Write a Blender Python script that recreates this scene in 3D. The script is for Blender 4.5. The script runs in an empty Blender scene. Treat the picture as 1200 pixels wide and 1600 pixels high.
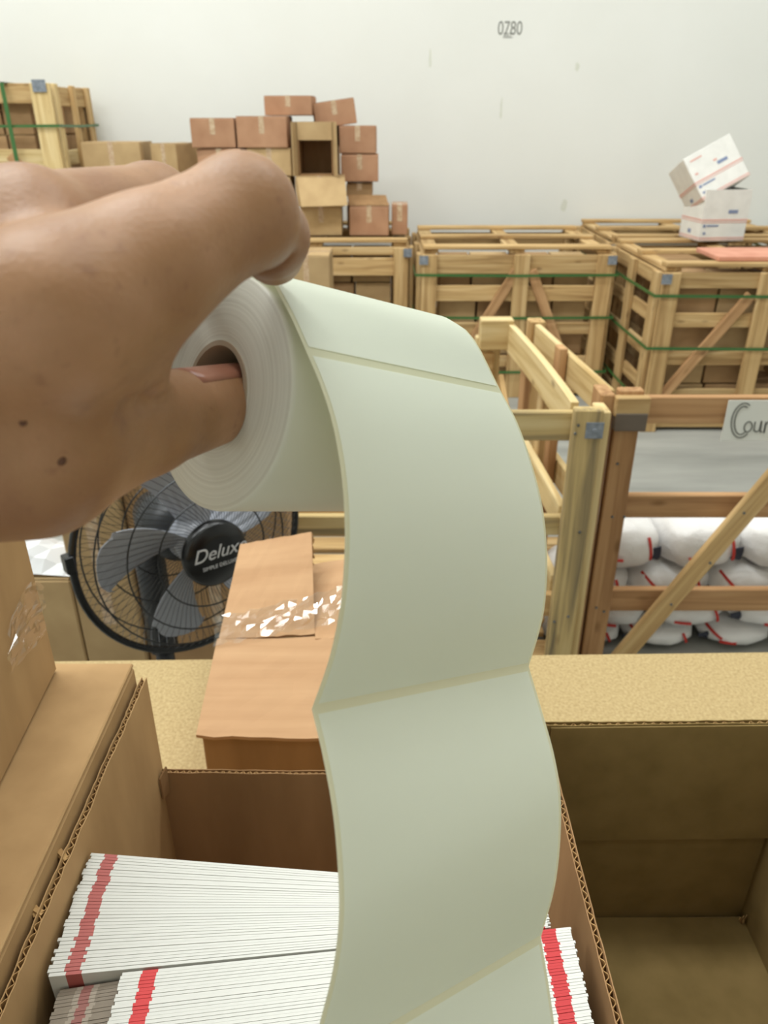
import bpy, bmesh, math, random
import numpy as np
from mathutils import Vector, Matrix
random.seed(7)
S = bpy.context.scene
COL = S.collection
# ------------------------------------------------------------------ camera
F = 1200.0
PITCH = math.radians(27.0)
CP, SP = math.cos(PITCH), math.sin(PITCH)
CZ = 1.45
TZ = 0.75
cd = bpy.data.cameras.new('camera'); cam = bpy.data.objects.new('camera', cd); COL.objects.link(cam)
cam.location = (0, 0, CZ); cam.rotation_euler = (math.pi/2 - PITCH, 0, 0)
cd.sensor_fit = 'VERTICAL'; cd.sensor_height = 36.0; cd.lens = 27.0
cd.clip_start = 0.01; cd.clip_end = 60
cd.dof.use_dof = True; cd.dof.focus_distance = 0.38; cd.dof.aperture_fstop = 18
S.camera = cam
# ------------------------------------------------------------------ light
S.view_settings.view_transform = 'Standard'; S.view_settings.look = 'None'
S.view_settings.gamma = 1.0; S.view_settings.use_curve_mapping = False
S.view_settings.exposure = -0.95
w = bpy.data.worlds.new('world'); S.world = w; w.use_nodes = True
w.node_tree.nodes['Background'].inputs[0].default_value = (0.9, 0.93, 0.85, 1)
w.node_tree.nodes['Background'].inputs[1].default_value = 0.0
def area(loc, sx, sy, power, col=(0.93, 0.97, 0.97), rot=(0, 0, 0)):
    l = bpy.data.lights.new('ceiling_or_fill_lamp', 'AREA'); l.shape = 'RECTANGLE'; l.size = sx; l.size_y = sy
    l.energy = power; l.color = col
    o = bpy.data.objects.new('ceiling_or_fill_lamp', l); o.location = loc; o.rotation_euler = rot; COL.objects.link(o)
area((-1.9, 3.2, 5.35), 2.6, 0.5, 240)
area((1.8, 3.0, 5.35), 2.6, 0.5, 150)
area((-1.3, 1.2, 5.35), 2.6, 0.5, 190)
area((1.4, 0.9, 5.35), 2.6, 0.5, 70)  # added fill light to brighten the hanging label strip, no known fixture
area((3.9, 3.2, 5.35), 2.6, 0.5, 70)
area((-3.7, 0.5, 5.35), 1.6, 0.5, 190)
area((0.4, -1.4, 5.35), 2.6, 0.5, 30)

# ------------------------------------------------------------------ pixel -> place helpers
def dirw(px, py):
    u = (px-600)/F; v = (py-800)/F
    return Vector((u, CP - v*SP, -(SP + v*CP)))
def atY(px, py, y):
    d = dirw(px, py); s = y/d.y
    return Vector((d.x*s, y, CZ + d.z*s))
def atZ(px, py, z):
    d = dirw(px, py); s = (z-CZ)/d.z
    return Vector((d.x*s, d.y*s, z))
def c2w(p):
    x, y, z = p
    return Vector((x, CP*z - SP*y, CZ - (SP*z + CP*y)))
def cpx(px, py, z):
    return np.array([(px-600)/F*z, (py-800)/F*z, z])
# ------------------------------------------------------------------ materials
def lin(c):
    return tuple(((x/255)/12.92 if x/255 <= 0.04045 else ((x/255+0.055)/1.055)**2.4) for x in c)
def newmat(name):
    m = bpy.data.materials.new(name); m.use_nodes = True
    return m, m.node_tree.nodes, m.node_tree.links, m.node_tree.nodes['Principled BSDF']
def ramp(N, stops):
    r = N.new('ShaderNodeValToRGB'); e = r.color_ramp.elements
    while len(e) < len(stops): e.new(0.5)
    for k, (p, c) in enumerate(stops):
        e[k].position = p; e[k].color = (*lin(c), 1)
    return r
def plain(name, c, rough=0.5, metal=0.0, trans=0.0, spec=0.5):
    m, N, L, b = newmat(name)
    b.inputs['Base Color'].default_value = (*lin(c), 1); b.inputs['Roughness'].default_value = rough
    b.inputs['Metallic'].default_value = metal; b.inputs['Transmission Weight'].default_value = trans
    b.inputs['Specular IOR Level'].default_value = spec
    return m
def noisy(name, c1, c2, scale=(1, 1, 1), nscale=8.0, rough=0.7, bump=0.1, detail=4, c3=None, rnd=0.0, spec=0.3, lo=0.3, hi=0.7, bdist=0.002):
    m, N, L, b = newmat(name)
    tc = N.new('ShaderNodeTexCoord'); mp = N.new('ShaderNodeMapping'); mp.inputs['Scale'].default_value = scale
    L.new(tc.outputs['Object'], mp.inputs['Vector'])
    oi = N.new('ShaderNodeObjectInfo')
    ad = N.new('ShaderNodeVectorMath'); ad.operation = 'ADD'
    mu = N.new('ShaderNodeVectorMath'); mu.operation = 'SCALE'; mu.inputs[3].default_value = 1.0
    cb = N.new('ShaderNodeCombineXYZ'); ml = N.new('ShaderNodeMath'); ml.operation = 'MULTIPLY'; ml.inputs[1].default_value = 37.0
    L.new(oi.outputs['Random'], ml.inputs[0])
    for i in range(3): L.new(ml.outputs[0], cb.inputs[i])
    L.new(mp.outputs[0], ad.inputs[0]); L.new(cb.outputs[0], ad.inputs[1])
    n = N.new('ShaderNodeTexNoise'); n.inputs['Scale'].default_value = nscale; n.inputs['Detail'].default_value = detail
    L.new(ad.outputs[0], n.inputs['Vector'])
    st = [(lo, c1), (hi, c2)] if c3 is None else [(lo, c1), ((lo+hi)/2, c2), (hi, c3)]
    r = ramp(N, st); L.new(n.outputs['Fac'], r.inputs[0])
    hs = N.new('ShaderNodeHueSaturation'); mr = N.new('ShaderNodeMapRange')
    mr.inputs[3].default_value = 1-rnd; mr.inputs[4].default_value = 1+rnd*0.5
    L.new(oi.outputs['Random'], mr.inputs[0]); L.new(mr.outputs[0], hs.inputs['Value']); L.new(r.outputs[0], hs.inputs['Color'])
    L.new(hs.outputs[0], b.inputs['Base Color'])
    b.inputs['Roughness'].default_value = rough; b.inputs['Specular IOR Level'].default_value = spec
    bp = N.new('ShaderNodeBump'); bp.inputs['Strength'].default_value = bump; bp.inputs['Distance'].default_value = bdist
    L.new(n.outputs['Fac'], bp.inputs['Height']); L.new(bp.outputs[0], b.inputs['Normal'])
    return m
def wood(name, c1, c2, c3, rnd=0.15):
    m, N, L, b = newmat(name)
    tc = N.new('ShaderNodeTexCoord'); oi = N.new('ShaderNodeObjectInfo')
    ml = N.new('ShaderNodeMath'); ml.operation = 'MULTIPLY'; ml.inputs[1].default_value = 53.0
    L.new(oi.outputs['Random'], ml.inputs[0])
    cb = N.new('ShaderNodeCombineXYZ')
    for i in range(3): L.new(ml.outputs[0], cb.inputs[i])
    def chain(scale):
        mp = N.new('ShaderNodeMapping'); mp.inputs['Scale'].default_value = scale
        ad = N.new('ShaderNodeVectorMath'); ad.operation = 'ADD'
        L.new(tc.outputs['Object'], mp.inputs['Vector']); L.new(mp.outputs[0], ad.inputs[0]); L.new(cb.outputs[0], ad.inputs[1])
        return ad.outputs[0]
    n1 = N.new('ShaderNodeTexNoise'); n1.inputs['Scale'].default_value = 1.0; n1.inputs['Detail'].default_value = 6; n1.inputs['Distortion'].default_value = 0.6
    L.new(chain((2.0, 38, 38)), n1.inputs['Vector'])
    r = ramp(N, [(0.30, c1), (0.5, c2), (0.72, c3)]); L.new(n1.outputs['Fac'], r.inputs[0])
    v = N.new('ShaderNodeTexVoronoi'); v.inputs['Scale'].default_value = 1.0
    L.new(chain((5.5, 14, 14)), v.inputs['Vector'])
    kr = N.new('ShaderNodeMapRange'); kr.inputs[1].default_value = 0.05; kr.inputs[2].default_value = 0.16
    kr.inputs[3].default_value = 0.55; kr.inputs[4].default_value = 0.0
    L.new(v.outputs['Distance'], kr.inputs[0])
    mx = N.new('ShaderNodeMix'); mx.data_type = 'RGBA'
    L.new(kr.outputs[0], mx.inputs['Factor']); L.new(r.outputs[0], mx.inputs[6]); mx.inputs[7].default_value = (*lin((105, 72, 42)), 1)
    hs = N.new('ShaderNodeHueSaturation'); mr = N.new('ShaderNodeMapRange')
    mr.inputs[3].default_value = 1-rnd; mr.inputs[4].default_value = 1+rnd*0.6
    L.new(oi.outputs['Random'], mr.inputs[0]); L.new(mr.outputs[0], hs.inputs['Value']); L.new(mx.outputs[2], hs.inputs['Color'])
    L.new(hs.outputs[0], b.inputs['Base Color']); b.inputs['Roughness'].default_value = 0.75; b.inputs['Specular IOR Level'].default_value = 0.2
    bp = N.new('ShaderNodeBump'); bp.inputs['Strength'].default_value = 0.25; bp.inputs['Distance'].default_value = 0.002
    L.new(n1.outputs['Fac'], bp.inputs['Height']); L.new(bp.outputs[0], b.inputs['Normal'])
    return m

M = {}
M['wall'] = noisy('white_wall_paint', (230, 230, 224), (235, 235, 230), nscale=1.2, rough=0.85, bump=0.02)
M['ceiling'] = plain('ceiling_paint', (225, 224, 214), 0.9)
M['concrete'] = noisy('concrete', (140, 140, 134), (164, 163, 156), scale=(0.6, 3, 1), nscale=3, rough=0.5, bump=0.03)
M['mdf'] = noisy('particle_board', (160, 136, 92), (178, 154, 108), nscale=260, rough=0.6, bump=0.03, detail=6, c3=(190, 168, 124), lo=0.3, hi=0.74)
M['steel'] = plain('grey_steel', (120, 122, 124), 0.4, 0.9)
M['zinc'] = noisy('zinc_plate', (112, 118, 126), (146, 152, 160), nscale=60, rough=0.4, bump=0.05)
M['kraft'] = noisy('kraft_card', (164, 130, 88), (184, 149, 104), scale=(1, 1, 0.3), nscale=22, rough=0.8, bump=0.06, rnd=0.06)
M['kraft_dark'] = noisy('kraft_card_brown', (142, 108, 72), (162, 125, 86), scale=(1, 1, 0.2), nscale=26, rough=0.8, bump=0.06, rnd=0.06)
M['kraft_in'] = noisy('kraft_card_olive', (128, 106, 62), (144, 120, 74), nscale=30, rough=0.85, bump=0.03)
M['pink'] = noisy('pinkish_card', (176, 136, 98), (190, 151, 112), scale=(0.35, 5, 5), nscale=9, rough=0.75, bump=0.5, rnd=0.06)
M['carton_a'] = noisy('carton_rosy', (170, 126, 96), (187, 144, 112), nscale=9, rough=0.8, bump=0.05, rnd=0.1)
M['carton_b'] = noisy('carton_tan', (178, 148, 106), (196, 166, 122), nscale=9, rough=0.8, bump=0.05, rnd=0.12)
M['carton_c'] = noisy('carton_brown', (156, 122, 84), (176, 142, 102), nscale=9, rough=0.8, bump=0.05, rnd=0.14)
M['tape'] = noisy('clear_tape', (180, 146, 112), (206, 182, 152), nscale=70, rough=0.25, bump=0.3, spec=0.7)
M['wood'] = wood('pale_pine', (212, 182, 134), (194, 160, 110), (156, 122, 80))
M['wood_light'] = wood('fresh_pine', (226, 204, 156), (214, 188, 136), (184, 152, 100), 0.1)
M['wood_dark'] = wood('brown_pine', (200, 160, 116), (182, 140, 98), (150, 110, 74), 0.1)
M['wood_grey'] = wood('weathered_pine', (214, 192, 142), (196, 170, 118), (128, 114, 88), 0.06)
M['strap'] = plain('green_strap', (58, 104, 52), 0.4)
M['white_card'] = noisy('white_card', (226, 224, 218), (236, 234, 228), nscale=20, rough=0.5, bump=0.02)
M['red'] = plain('red_print', (205, 60, 52), 0.5)
M['pale_red'] = plain('pale_red_print', (222, 168, 156), 0.5)
M['blue'] = plain('blue_print', (72, 88, 130), 0.5)
M['pale_blue'] = plain('pale_blue_print', (128, 140, 170), 0.5)
M['pink_flat'] = noisy('pinkish_red_card', (206, 142, 118), (220, 160, 136), nscale=12, rough=0.8, bump=0.03)
M['navy'] = plain('navy_print', (44, 48, 66), 0.5)
M['black'] = plain('black_plastic', (14, 14, 16), 0.25)
M['dark_plastic'] = plain('dark_plastic', (34, 36, 40), 0.4)
M['blade'] = plain('smoky_grey_plastic', (160, 163, 172), 0.3)
M['wire'] = plain('black_wire', (24, 24, 26), 0.4)
M['wire_tan'] = plain('thin_wire', (40, 38, 34), 0.4)
M['logo'] = plain('pale_lettering', (205, 205, 205), 0.5)
M['ink'] = plain('grey_ink', (128, 128, 122), 0.7)
M['ink_dark'] = plain('dark_ink', (92, 94, 86), 0.7)
M['paper'] = plain('white_paper', (226, 226, 218), 0.6)
M['scuff'] = plain('wall_smudge', (217, 218, 206), 0.8)
M['poly'] = plain('white_poly', (235, 236, 238), 0.25)
M['flute'] = noisy('flute_paper', (168, 130, 84), (196, 158, 106), nscale=60, rough=0.9, bump=0.05)
M['mole'] = plain('mole', (92, 56, 34), 0.6)
M['nail'] = plain('nail', (172, 118, 96), 0.3)

def bag_mat():
    m, N, L, b = newmat('white_woven_bag')
    tc = N.new('ShaderNodeTexCoord')
    n = N.new('ShaderNodeTexNoise'); n.inputs['Scale'].default_value = 16; n.inputs['Detail'].default_value = 5
    L.new(tc.outputs['Object'], n.inputs['Vector'])
    b.inputs['Base Color'].default_value = (*lin((238, 236, 234)), 1); b.inputs['Roughness'].default_value = 0.4
    bp = N.new('ShaderNodeBump'); bp.inputs['Strength'].default_value = 0.5; bp.inputs['Distance'].default_value = 0.02
    L.new(n.outputs['Fac'], bp.inputs['Height']); L.new(bp.outputs[0], b.inputs['Normal'])
    return m
M['bag'] = bag_mat()
def label_mat(name, c, tr, rough):
    m, N, L, b = newmat(name)
    b.inputs['Base Color'].default_value = (*lin(c), 1); b.inputs['Roughness'].default_value = rough
    t = N.new('ShaderNodeBsdfTranslucent'); t.inputs[0].default_value = (*lin(c), 1)
    mx = N.new('ShaderNodeMixShader'); mx.inputs[0].default_value = tr
    out = N['Material Output']
    L.new(b.outputs[0], mx.inputs[1]); L.new(t.outputs[0], mx.inputs[2]); L.new(mx.outputs[0], out.inputs[0])
    return m
M['label'] = label_mat('white_label_paper', (242, 246, 236), 0.45, 0.38)
M['liner'] = label_mat('yellowish_liner', (230, 230, 200), 0.45, 0.35)
def rollside_mat():
    m, N, L, b = newmat('wound_paper_edges')
    tc = N.new('ShaderNodeTexCoord'); sp = N.new('ShaderNodeSeparateXYZ'); L.new(tc.outputs['Object'], sp.inputs[0])
    # local x = axis ; radius from y,z
    cb = N.new('ShaderNodeCombineXYZ'); L.new(sp.outputs[1], cb.inputs[0]); L.new(sp.outputs[2], cb.inputs[1])
    ln = N.new('ShaderNodeVectorMath'); ln.operation = 'LENGTH'; L.new(cb.outputs[0], ln.inputs[0])
    n = N.new('ShaderNodeTexNoise'); n.noise_dimensions = '1D'; n.inputs['Scale'].default_value = 900; n.inputs['Detail'].default_value = 3
    L.new(ln.outputs['Value'], n.inputs['W'])
    r = ramp(N, [(0.3, (206, 204, 190)), (0.7, (220, 219, 206))]); L.new(n.outputs['Fac'], r.inputs[0])
    L.new(r.outputs[0], b.inputs['Base Color']); b.inputs['Roughness'].default_value = 0.55
    bp = N.new('ShaderNodeBump'); bp.inputs['Strength'].default_value = 0.12; bp.inputs['Distance'].default_value = 0.0004
    L.new(n.outputs['Fac'], bp.inputs['Height']); L.new(bp.outputs[0], b.inputs['Normal'])
    return m
M['rollside'] = rollside_mat()
def skin_mat():
    m, N, L, b = newmat('skin')
    tc = N.new('ShaderNodeTexCoord')
    n = N.new('ShaderNodeTexNoise'); n.inputs['Scale'].default_value = 28; n.inputs['Detail'].default_value = 5
    L.new(tc.outputs['Object'], n.inputs['Vector'])
    r = ramp(N, [(0.32, (142, 98, 66)), (0.52, (160, 117, 80)), (0.7, (178, 133, 98))]); L.new(n.outputs['Fac'], r.inputs[0])
    n2 = N.new('ShaderNodeTexNoise'); n2.inputs['Scale'].default_value = 240; n2.inputs['Detail'].default_value = 2
    L.new(tc.outputs['Object'], n2.inputs['Vector'])
    mr = N.new('ShaderNodeMapRange'); mr.inputs[1].default_value = 0.62; mr.inputs[2].default_value = 0.78; mr.inputs[3].default_value = 0.0; mr.inputs[4].default_value = 0.35
    L.new(n2.outputs['Fac'], mr.inputs[0])
    mx = N.new('ShaderNodeMix'); mx.data_type = 'RGBA'; L.new(mr.outputs[0], mx.inputs['Factor']); L.new(r.outputs[0], mx.inputs[6]); mx.inputs[7].default_value = (*lin((120, 74, 52)), 1)
    L.new(mx.outputs[2], b.inputs['Base Color'])
    b.inputs['Roughness'].default_value = 0.48; b.inputs['Subsurface Weight'].default_value = 0.12
    b.inputs['Subsurface Radius'].default_value = (0.006, 0.002, 0.001); b.inputs['Subsurface Scale'].default_value = 0.5
    v = N.new('ShaderNodeTexVoronoi'); v.inputs['Scale'].default_value = 700; L.new(tc.outputs['Object'], v.inputs['Vector'])
    bp = N.new('ShaderNodeBump'); bp.inputs['Strength'].default_value = 0.12; bp.inputs['Distance'].default_value = 0.0006
    L.new(v.outputs['Distance'], bp.inputs['Height']); L.new(bp.outputs[0], b.inputs['Normal'])
    return m
M['skin'] = skin_mat()
def clear_tape_mat():
    m_, N, L, b = newmat('crumpled_clear_tape')
    b.inputs['Base Color'].default_value = (*lin((236, 214, 190)), 1); b.inputs['Roughness'].default_value = 0.12; b.inputs['Specular IOR Level'].default_value = 0.9
    t = N.new('ShaderNodeBsdfTransparent'); mx = N.new('ShaderNodeMixShader'); mx.inputs[0].default_value = 0.82
    g = N.new('ShaderNodeBsdfGlossy'); g.inputs[1].default_value = 0.08
    L.new(g.outputs[0], mx.inputs[1]); L.new(t.outputs[0], mx.inputs[2]); L.new(mx.outputs[0], N['Material Output'].inputs[0])
    return m_
M['clear'] = clear_tape_mat()
def envelope_mat(name, bands, base=(208, 207, 200)):
    m, N, L, b = newmat(name)
    tc = N.new('ShaderNodeTexCoord'); sp = N.new('ShaderNodeSeparateXYZ'); L.new(tc.outputs['Object'], sp.inputs[0])
    prev = None
    for (a, bb, c) in bands:
        g = N.new('ShaderNodeMath'); g.operation = 'COMPARE'; g.inputs[1].default_value = (a+bb)/2; g.inputs[2].default_value = (bb-a)/2
        L.new(sp.outputs[0], g.inputs[0])
        mx = N.new('ShaderNodeMix'); mx.data_type = 'RGBA'; L.new(g.outputs[0], mx.inputs['Factor'])
        if prev is None: mx.inputs[6].default_value = (*lin(base), 1)
        else: L.new(prev, mx.inputs[6])
        mx.inputs[7].default_value = (*lin(c), 1); prev = mx.outputs[2]
    L.new(prev, b.inputs['Base Color']); b.inputs['Roughness'].default_value = 0.55
    return m
M['env'] = envelope_mat('white_mailer_card', [(0.0095, 0.0185, (172, 88, 82)), (0.2860, 0.2955, (186, 34, 38))])
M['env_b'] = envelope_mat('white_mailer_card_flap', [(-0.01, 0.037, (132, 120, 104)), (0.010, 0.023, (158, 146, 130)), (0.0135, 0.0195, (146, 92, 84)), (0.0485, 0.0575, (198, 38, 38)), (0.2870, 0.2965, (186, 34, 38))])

# ------------------------------------------------------------------ object helpers
def props(o, label=None, cat=None, group=None, kind=None):
    if label: o['label'] = label
    if cat: o['category'] = cat
    if group: o['group'] = group
    if kind: o['kind'] = kind
    return o
def root(name, loc, label, cat, group=None):
    o = bpy.data.objects.new(name, None); COL.objects.link(o); o.location = loc; o.empty_display_size = 0.05
    return props(o, label, cat, group)
def wloc(o):
    l = Vector(o.location); p = o.parent
    while p: l = l + Vector(p.location); p = p.parent
    return l
def place(name, me, mat, parent=None, origin=None, smooth=False):
    """me built in world space minus origin"""
    o = bpy.data.objects.new(name, me); COL.objects.link(o)
    origin = Vector(origin) if origin is not None else Vector((0, 0, 0))
    if parent: o.parent = parent; o.location = origin - wloc(parent)
    else: o.location = origin
    if mat and not me.materials: me.materials.append(mat)
    if smooth:
        for p in me.polygons: p.use_smooth = True
    return o
class MB:
    def __init__(s): s.v = []; s.f = []
    def quad(s, a, b, c, d):
        n = len(s.v); s.v += [Vector(a), Vector(b), Vector(c), Vector(d)]; s.f.append((n, n+1, n+2, n+3))
    def hexa(s, p):      # 8 points: bottom 0-3, top 4-7
        n = len(s.v); s.v += [Vector(q) for q in p]
        for f in ((3, 2, 1, 0), (4, 5, 6, 7), (0, 1, 5, 4), (1, 2, 6, 5), (2, 3, 7, 6), (3, 0, 4, 7)): s.f.append(tuple(n+i for i in f))
    def box(s, lo, hi):
        x0, y0, z0 = lo; x1, y1, z1 = hi
        s.hexa([(x0, y0, z0), (x1, y0, z0), (x1, y1, z0), (x0, y1, z0), (x0, y0, z1), (x1, y0, z1), (x1, y1, z1), (x0, y1, z1)])
    def obox(s, c, ax, ay, az):   # centre, half-axes
        c, ax, ay, az = Vector(c), Vector(ax), Vector(ay), Vector(az)
        s.hexa([c-ax-ay-az, c+ax-ay-az, c+ax+ay-az, c-ax+ay-az, c-ax-ay+az, c+ax-ay+az, c+ax+ay+az, c-ax+ay+az])
    def bar(s, p0, p1, w, t, face):
        p0, p1 = Vector(p0), Vector(p1); X = (p1-p0); n = Vector(face); n = (n - X.normalized()*n.dot(X.normalized())).normalized()
        W = n.cross(X).normalized()
        s.obox((p0+p1)/2, X/2, W*w/2, n*t/2)
    def tube(s, pts, r, k=6, closed=False):
        pts = [Vector(p) for p in pts]; n0 = len(s.v); m = len(pts)
        for i, p in enumerate(pts):
            a = pts[(i-1) % m] if (closed or i > 0) else p; b = pts[(i+1) % m] if (closed or i < m-1) else p
            t = (b-a).normalized(); u = t.cross(Vector((0.31, 0.17, 0.94))); 
            if u.length < 1e-4: u = t.cross(Vector((1, 0, 0)))
            u.normalize(); v = t.cross(u)
            rr = r[i] if isinstance(r, (list, tuple)) else r
            for j in range(k):
                an = 2*math.pi*j/k; s.v.append(p + u*math.cos(an)*rr + v*math.sin(an)*rr)
        for i in range(m if closed else m-1):
            for j in range(k):
                a = n0+i*k+j; b = n0+i*k+(j+1) % k; c = n0+((i+1) % m)*k+(j+1) % k; d = n0+((i+1) % m)*k+j
                s.f.append((a, b, c, d))
        if not closed:
            s.f.append(tuple(n0+j for j in reversed(range(k)))); s.f.append(tuple(n0+(m-1)*k+j for j in range(k)))
    def lathe(s, prof, c, axis, k=32, ref=None):
        """prof list of (along, radius) ; closed ends by fan if radius 0"""
        c = Vector(c); a = Vector(axis).normalized(); u = a.cross(Vector((0, 0, 1)) if abs(a.z) < 0.9 else Vector((1, 0, 0))).normalized(); v = a.cross(u)
        n0 = len(s.v)
        for (h, r) in prof:
            for j in range(k):
                an = 2*math.pi*j/k; s.v.append(c + a*h + (u*math.cos(an)+v*math.sin(an))*r)
        for i in range(len(prof)-1):
            for j in range(k):
                s.f.append((n0+i*k+j, n0+i*k+(j+1) % k, n0+(i+1)*k+(j+1) % k, n0+(i+1)*k+j))
    def build(s, name, mat, parent=None, origin=None, smooth=False, bevel=0.0):
        if origin is None:
            origin = wloc(parent) if parent else sum(s.v, Vector())/len(s.v)
        origin = Vector(origin)
        me = bpy.data.meshes.new(name); me.from_pydata([v-origin for v in s.v], [], s.f)
        if bevel > 0 or True:
            bm = bmesh.new(); bm.from_mesh(me)
            if smooth: bmesh.ops.remove_doubles(bm, verts=bm.verts, dist=1e-6)
            if bevel > 0:
                bmesh.ops.bevel(bm, geom=list(bm.edges), offset=bevel, segments=1, affect='EDGES', clamp_overlap=True)
            bmesh.ops.recalc_face_normals(bm, faces=bm.faces)
            bm.to_mesh(me); bm.free()
        return place(name, me, mat, parent, origin, smooth)
def plank(name, p0, p1, wd, t, face, mat, parent, bevel=0.003, bow=0.0):
    """a board with length along its local x"""
    p0, p1 = Vector(p0), Vector(p1); X = p1-p0; Lh = X.length/2; X.normalize()
    n = Vector(face); n = (n - X*n.dot(X)).normalized(); W = n.cross(X)
    me = bpy.data.meshes.new(name); bm = bmesh.new()
    seg = 8 if bow else 1
    mbx = MB()
    for i in range(seg):
        a = -Lh+2*Lh*i/seg; b = -Lh+2*Lh*(i+1)/seg
        ya = bow*(1-(a/Lh)**2); yb = bow*(1-(b/Lh)**2)
        mbx.hexa([(a, -wd/2, -t/2+ya), (b, -wd/2, -t/2+yb), (b, wd/2, -t/2+yb), (a, wd/2, -t/2+ya), (a, -wd/2, t/2+ya), (b, -wd/2, t/2+yb), (b, wd/2, t/2+yb), (a, wd/2, t/2+ya)])
    me.from_pydata(mbx.v, [], mbx.f); bm.from_mesh(me)
    bmesh.ops.remove_doubles(bm, verts=bm.verts, dist=1e-6)
    if not bow: bmesh.ops.bevel(bm, geom=list(bm.edges), offset=min(bevel, t*0.3), segments=1, affect='EDGES')
    else:
        bad = [f for f in bm.faces if abs(f.normal.x) > 0.95 and abs(abs(f.calc_center_median().x)-Lh) > 1e-4]
        bmesh.ops.delete(bm, geom=bad, context='FACES')
    bmesh.ops.recalc_face_normals(bm, faces=bm.faces); bm.to_mesh(me); bm.free()
    o = bpy.data.objects.new(name, me); COL.objects.link(o); me.materials.append(mat)
    R = Matrix((X, W, n)).transposed()
    o.rotation_mode = 'QUATERNION'; o.rotation_quaternion = R.to_quaternion()
    o.parent = parent; o.location = (p0+p1)/2 - wloc(parent)
    return o
def text_mesh(name, body, size, mat, parent, origin, R, shear=0.0, depth=0.0004, align='CENTER', sx=1.0):
    cu = bpy.data.curves.new(name, 'FONT'); cu.body = body; cu.size = size; cu.shear = shear; cu.extrude = depth; cu.align_x = align; cu.align_y = 'CENTER'
    t = bpy.data.objects.new('tmp', cu); COL.objects.link(t)
    dg = bpy.context.evaluated_depsgraph_get(); dg.update()
    me = bpy.data.meshes.new_from_object(t.evaluated_get(dg)); bpy.data.objects.remove(t)
    me.materials.clear()
    for v in me.vertices:
        q = R @ Vector((v.co.x*sx, v.co.y, v.co.z)); v.co = q
    return place(name, me, mat, parent, origin)

# ================================================================== SETTING
YW = 5.68
def struct(name, lo, hi, mat):
    m = MB(); m.box(lo, hi); o = m.build(name, mat, origin=(0, 0, 0)); o['kind'] = 'structure'; return o
struct('floor', (-5, -3, -0.1), (6, YW, 0.0), M['concrete'])
wall_back = struct('wall_back', (-5, YW, 0), (6, YW+0.1, 5.5), M['wall'])
struct('wall_left', (-5.1, -3, 0), (-5, YW, 5.5), M['wall'])
struct('wall_right', (6, -3, 0), (6.1, YW, 5.5), M['wall'])
struct('wall_front', (-5, -3.1, 0), (6, -3, 5.5), M['wall'])
struct('ceiling', (-5, -3, 5.5), (6, YW, 5.6), M['ceiling'])
RW = Matrix(((1, 0, 0), (0, 0, -1), (0, 1, 0)))     # text lying on a plane facing -y
p = atY(797, 45, YW-0.001)
text_mesh('stamped_number', '0780', 0.105, M['ink'], wall_back, p, RW, sx=0.75)
text_mesh('stamped_mark', 'aaz.', 0.06, M['ink'], wall_back, atY(794, 54, YW-0.001), RW, sx=0.7)
def blot(px, py, wpx, hpx, mat, n=14):
    c = atY(px, py, YW-0.0006); m = MB(); k = 5.15/F; pts = []
    for i in range(n):
        a = 2*math.pi*i/n; r = 0.6+0.5*random.random()
        pts.append((c.x+math.cos(a)*wpx*k*r/2, YW-0.0006, c.z+math.sin(a)*hpx*k*r/2))
    m.v = [Vector(q) for q in pts]; m.f = [tuple(range(n))]
    m.build('paint_smudge', mat, wall_back)
blot(672, 92, 5, 34, M['scuff']); blot(783, 172, 4, 36, M['scuff']); blot(881, 321, 13, 22, M['scuff']); blot(902, 105, 7, 14, M['scuff'])

# ================================================================== CRATES
def mixz(a, b, f): return Vector((a[0]+(b[0]-a[0])*f, a[1]+(b[1]-a[1])*f, 0))
def side(r, A, B, z0, z1, rails, posts, diags, mats, pw=0.085, rt=0.02, bow=0.0, proud=True):
    """one slatted side from ground point A to B (x,y); outward = right-hand side of A->B rotated"""
    A3, B3 = Vector((A[0], A[1], 0)), Vector((B[0], B[1], 0)); d = (B3-A3).normalized(); n = Vector((d.y, -d.x, 0))
    for (zc, hw) in rails:
        plank('rail', A3+Vector((0, 0, zc)), B3+Vector((0, 0, zc)), hw, rt, n, random.choice(mats), r, bow=bow)
    for f in posts:
        q = A3.lerp(B3, f) + n*(rt/2+0.0125)
        plank('post', q+Vector((0, 0, z0)), q+Vector((0, 0, z1)), pw, 0.025, n, random.choice(mats), r)
    for (f0, za, f1, zb) in diags:
        plank('brace', A3.lerp(B3, f0)+n*(rt/2+0.011)+Vector((0, 0, za)), A3.lerp(B3, f1)+n*(rt/2+0.011)+Vector((0, 0, zb)), 0.055, 0.018, n, M['wood_dark'], r)
def strap_loop(r, cs, z, off=0.045, h=0.014):
    m = MB(); k = len(cs); c = sum((Vector((q[0], q[1], 0)) for q in cs), Vector())/k
    o = [Vector((q[0], q[1], 0)) + Vector((math.copysign(off, q[0]-c.x), math.copysign(off, q[1]-c.y), 0)) for q in cs]
    for i in range(k):
        a, b = o[i]+Vector((0, 0, z)), o[(i+1) % k]+Vector((0, 0, z)); d = (b-a).normalized()
        mid = (a+b)/2 + Vector((0, 0, -0.004))
        m.bar(a, mid, h, 0.003, Vector((d.y, -d.x, 0))); m.bar(mid, b, h, 0.003, Vector((d.y, -d.x, 0)))
    m.build('strap', M['strap'], r)
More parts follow.
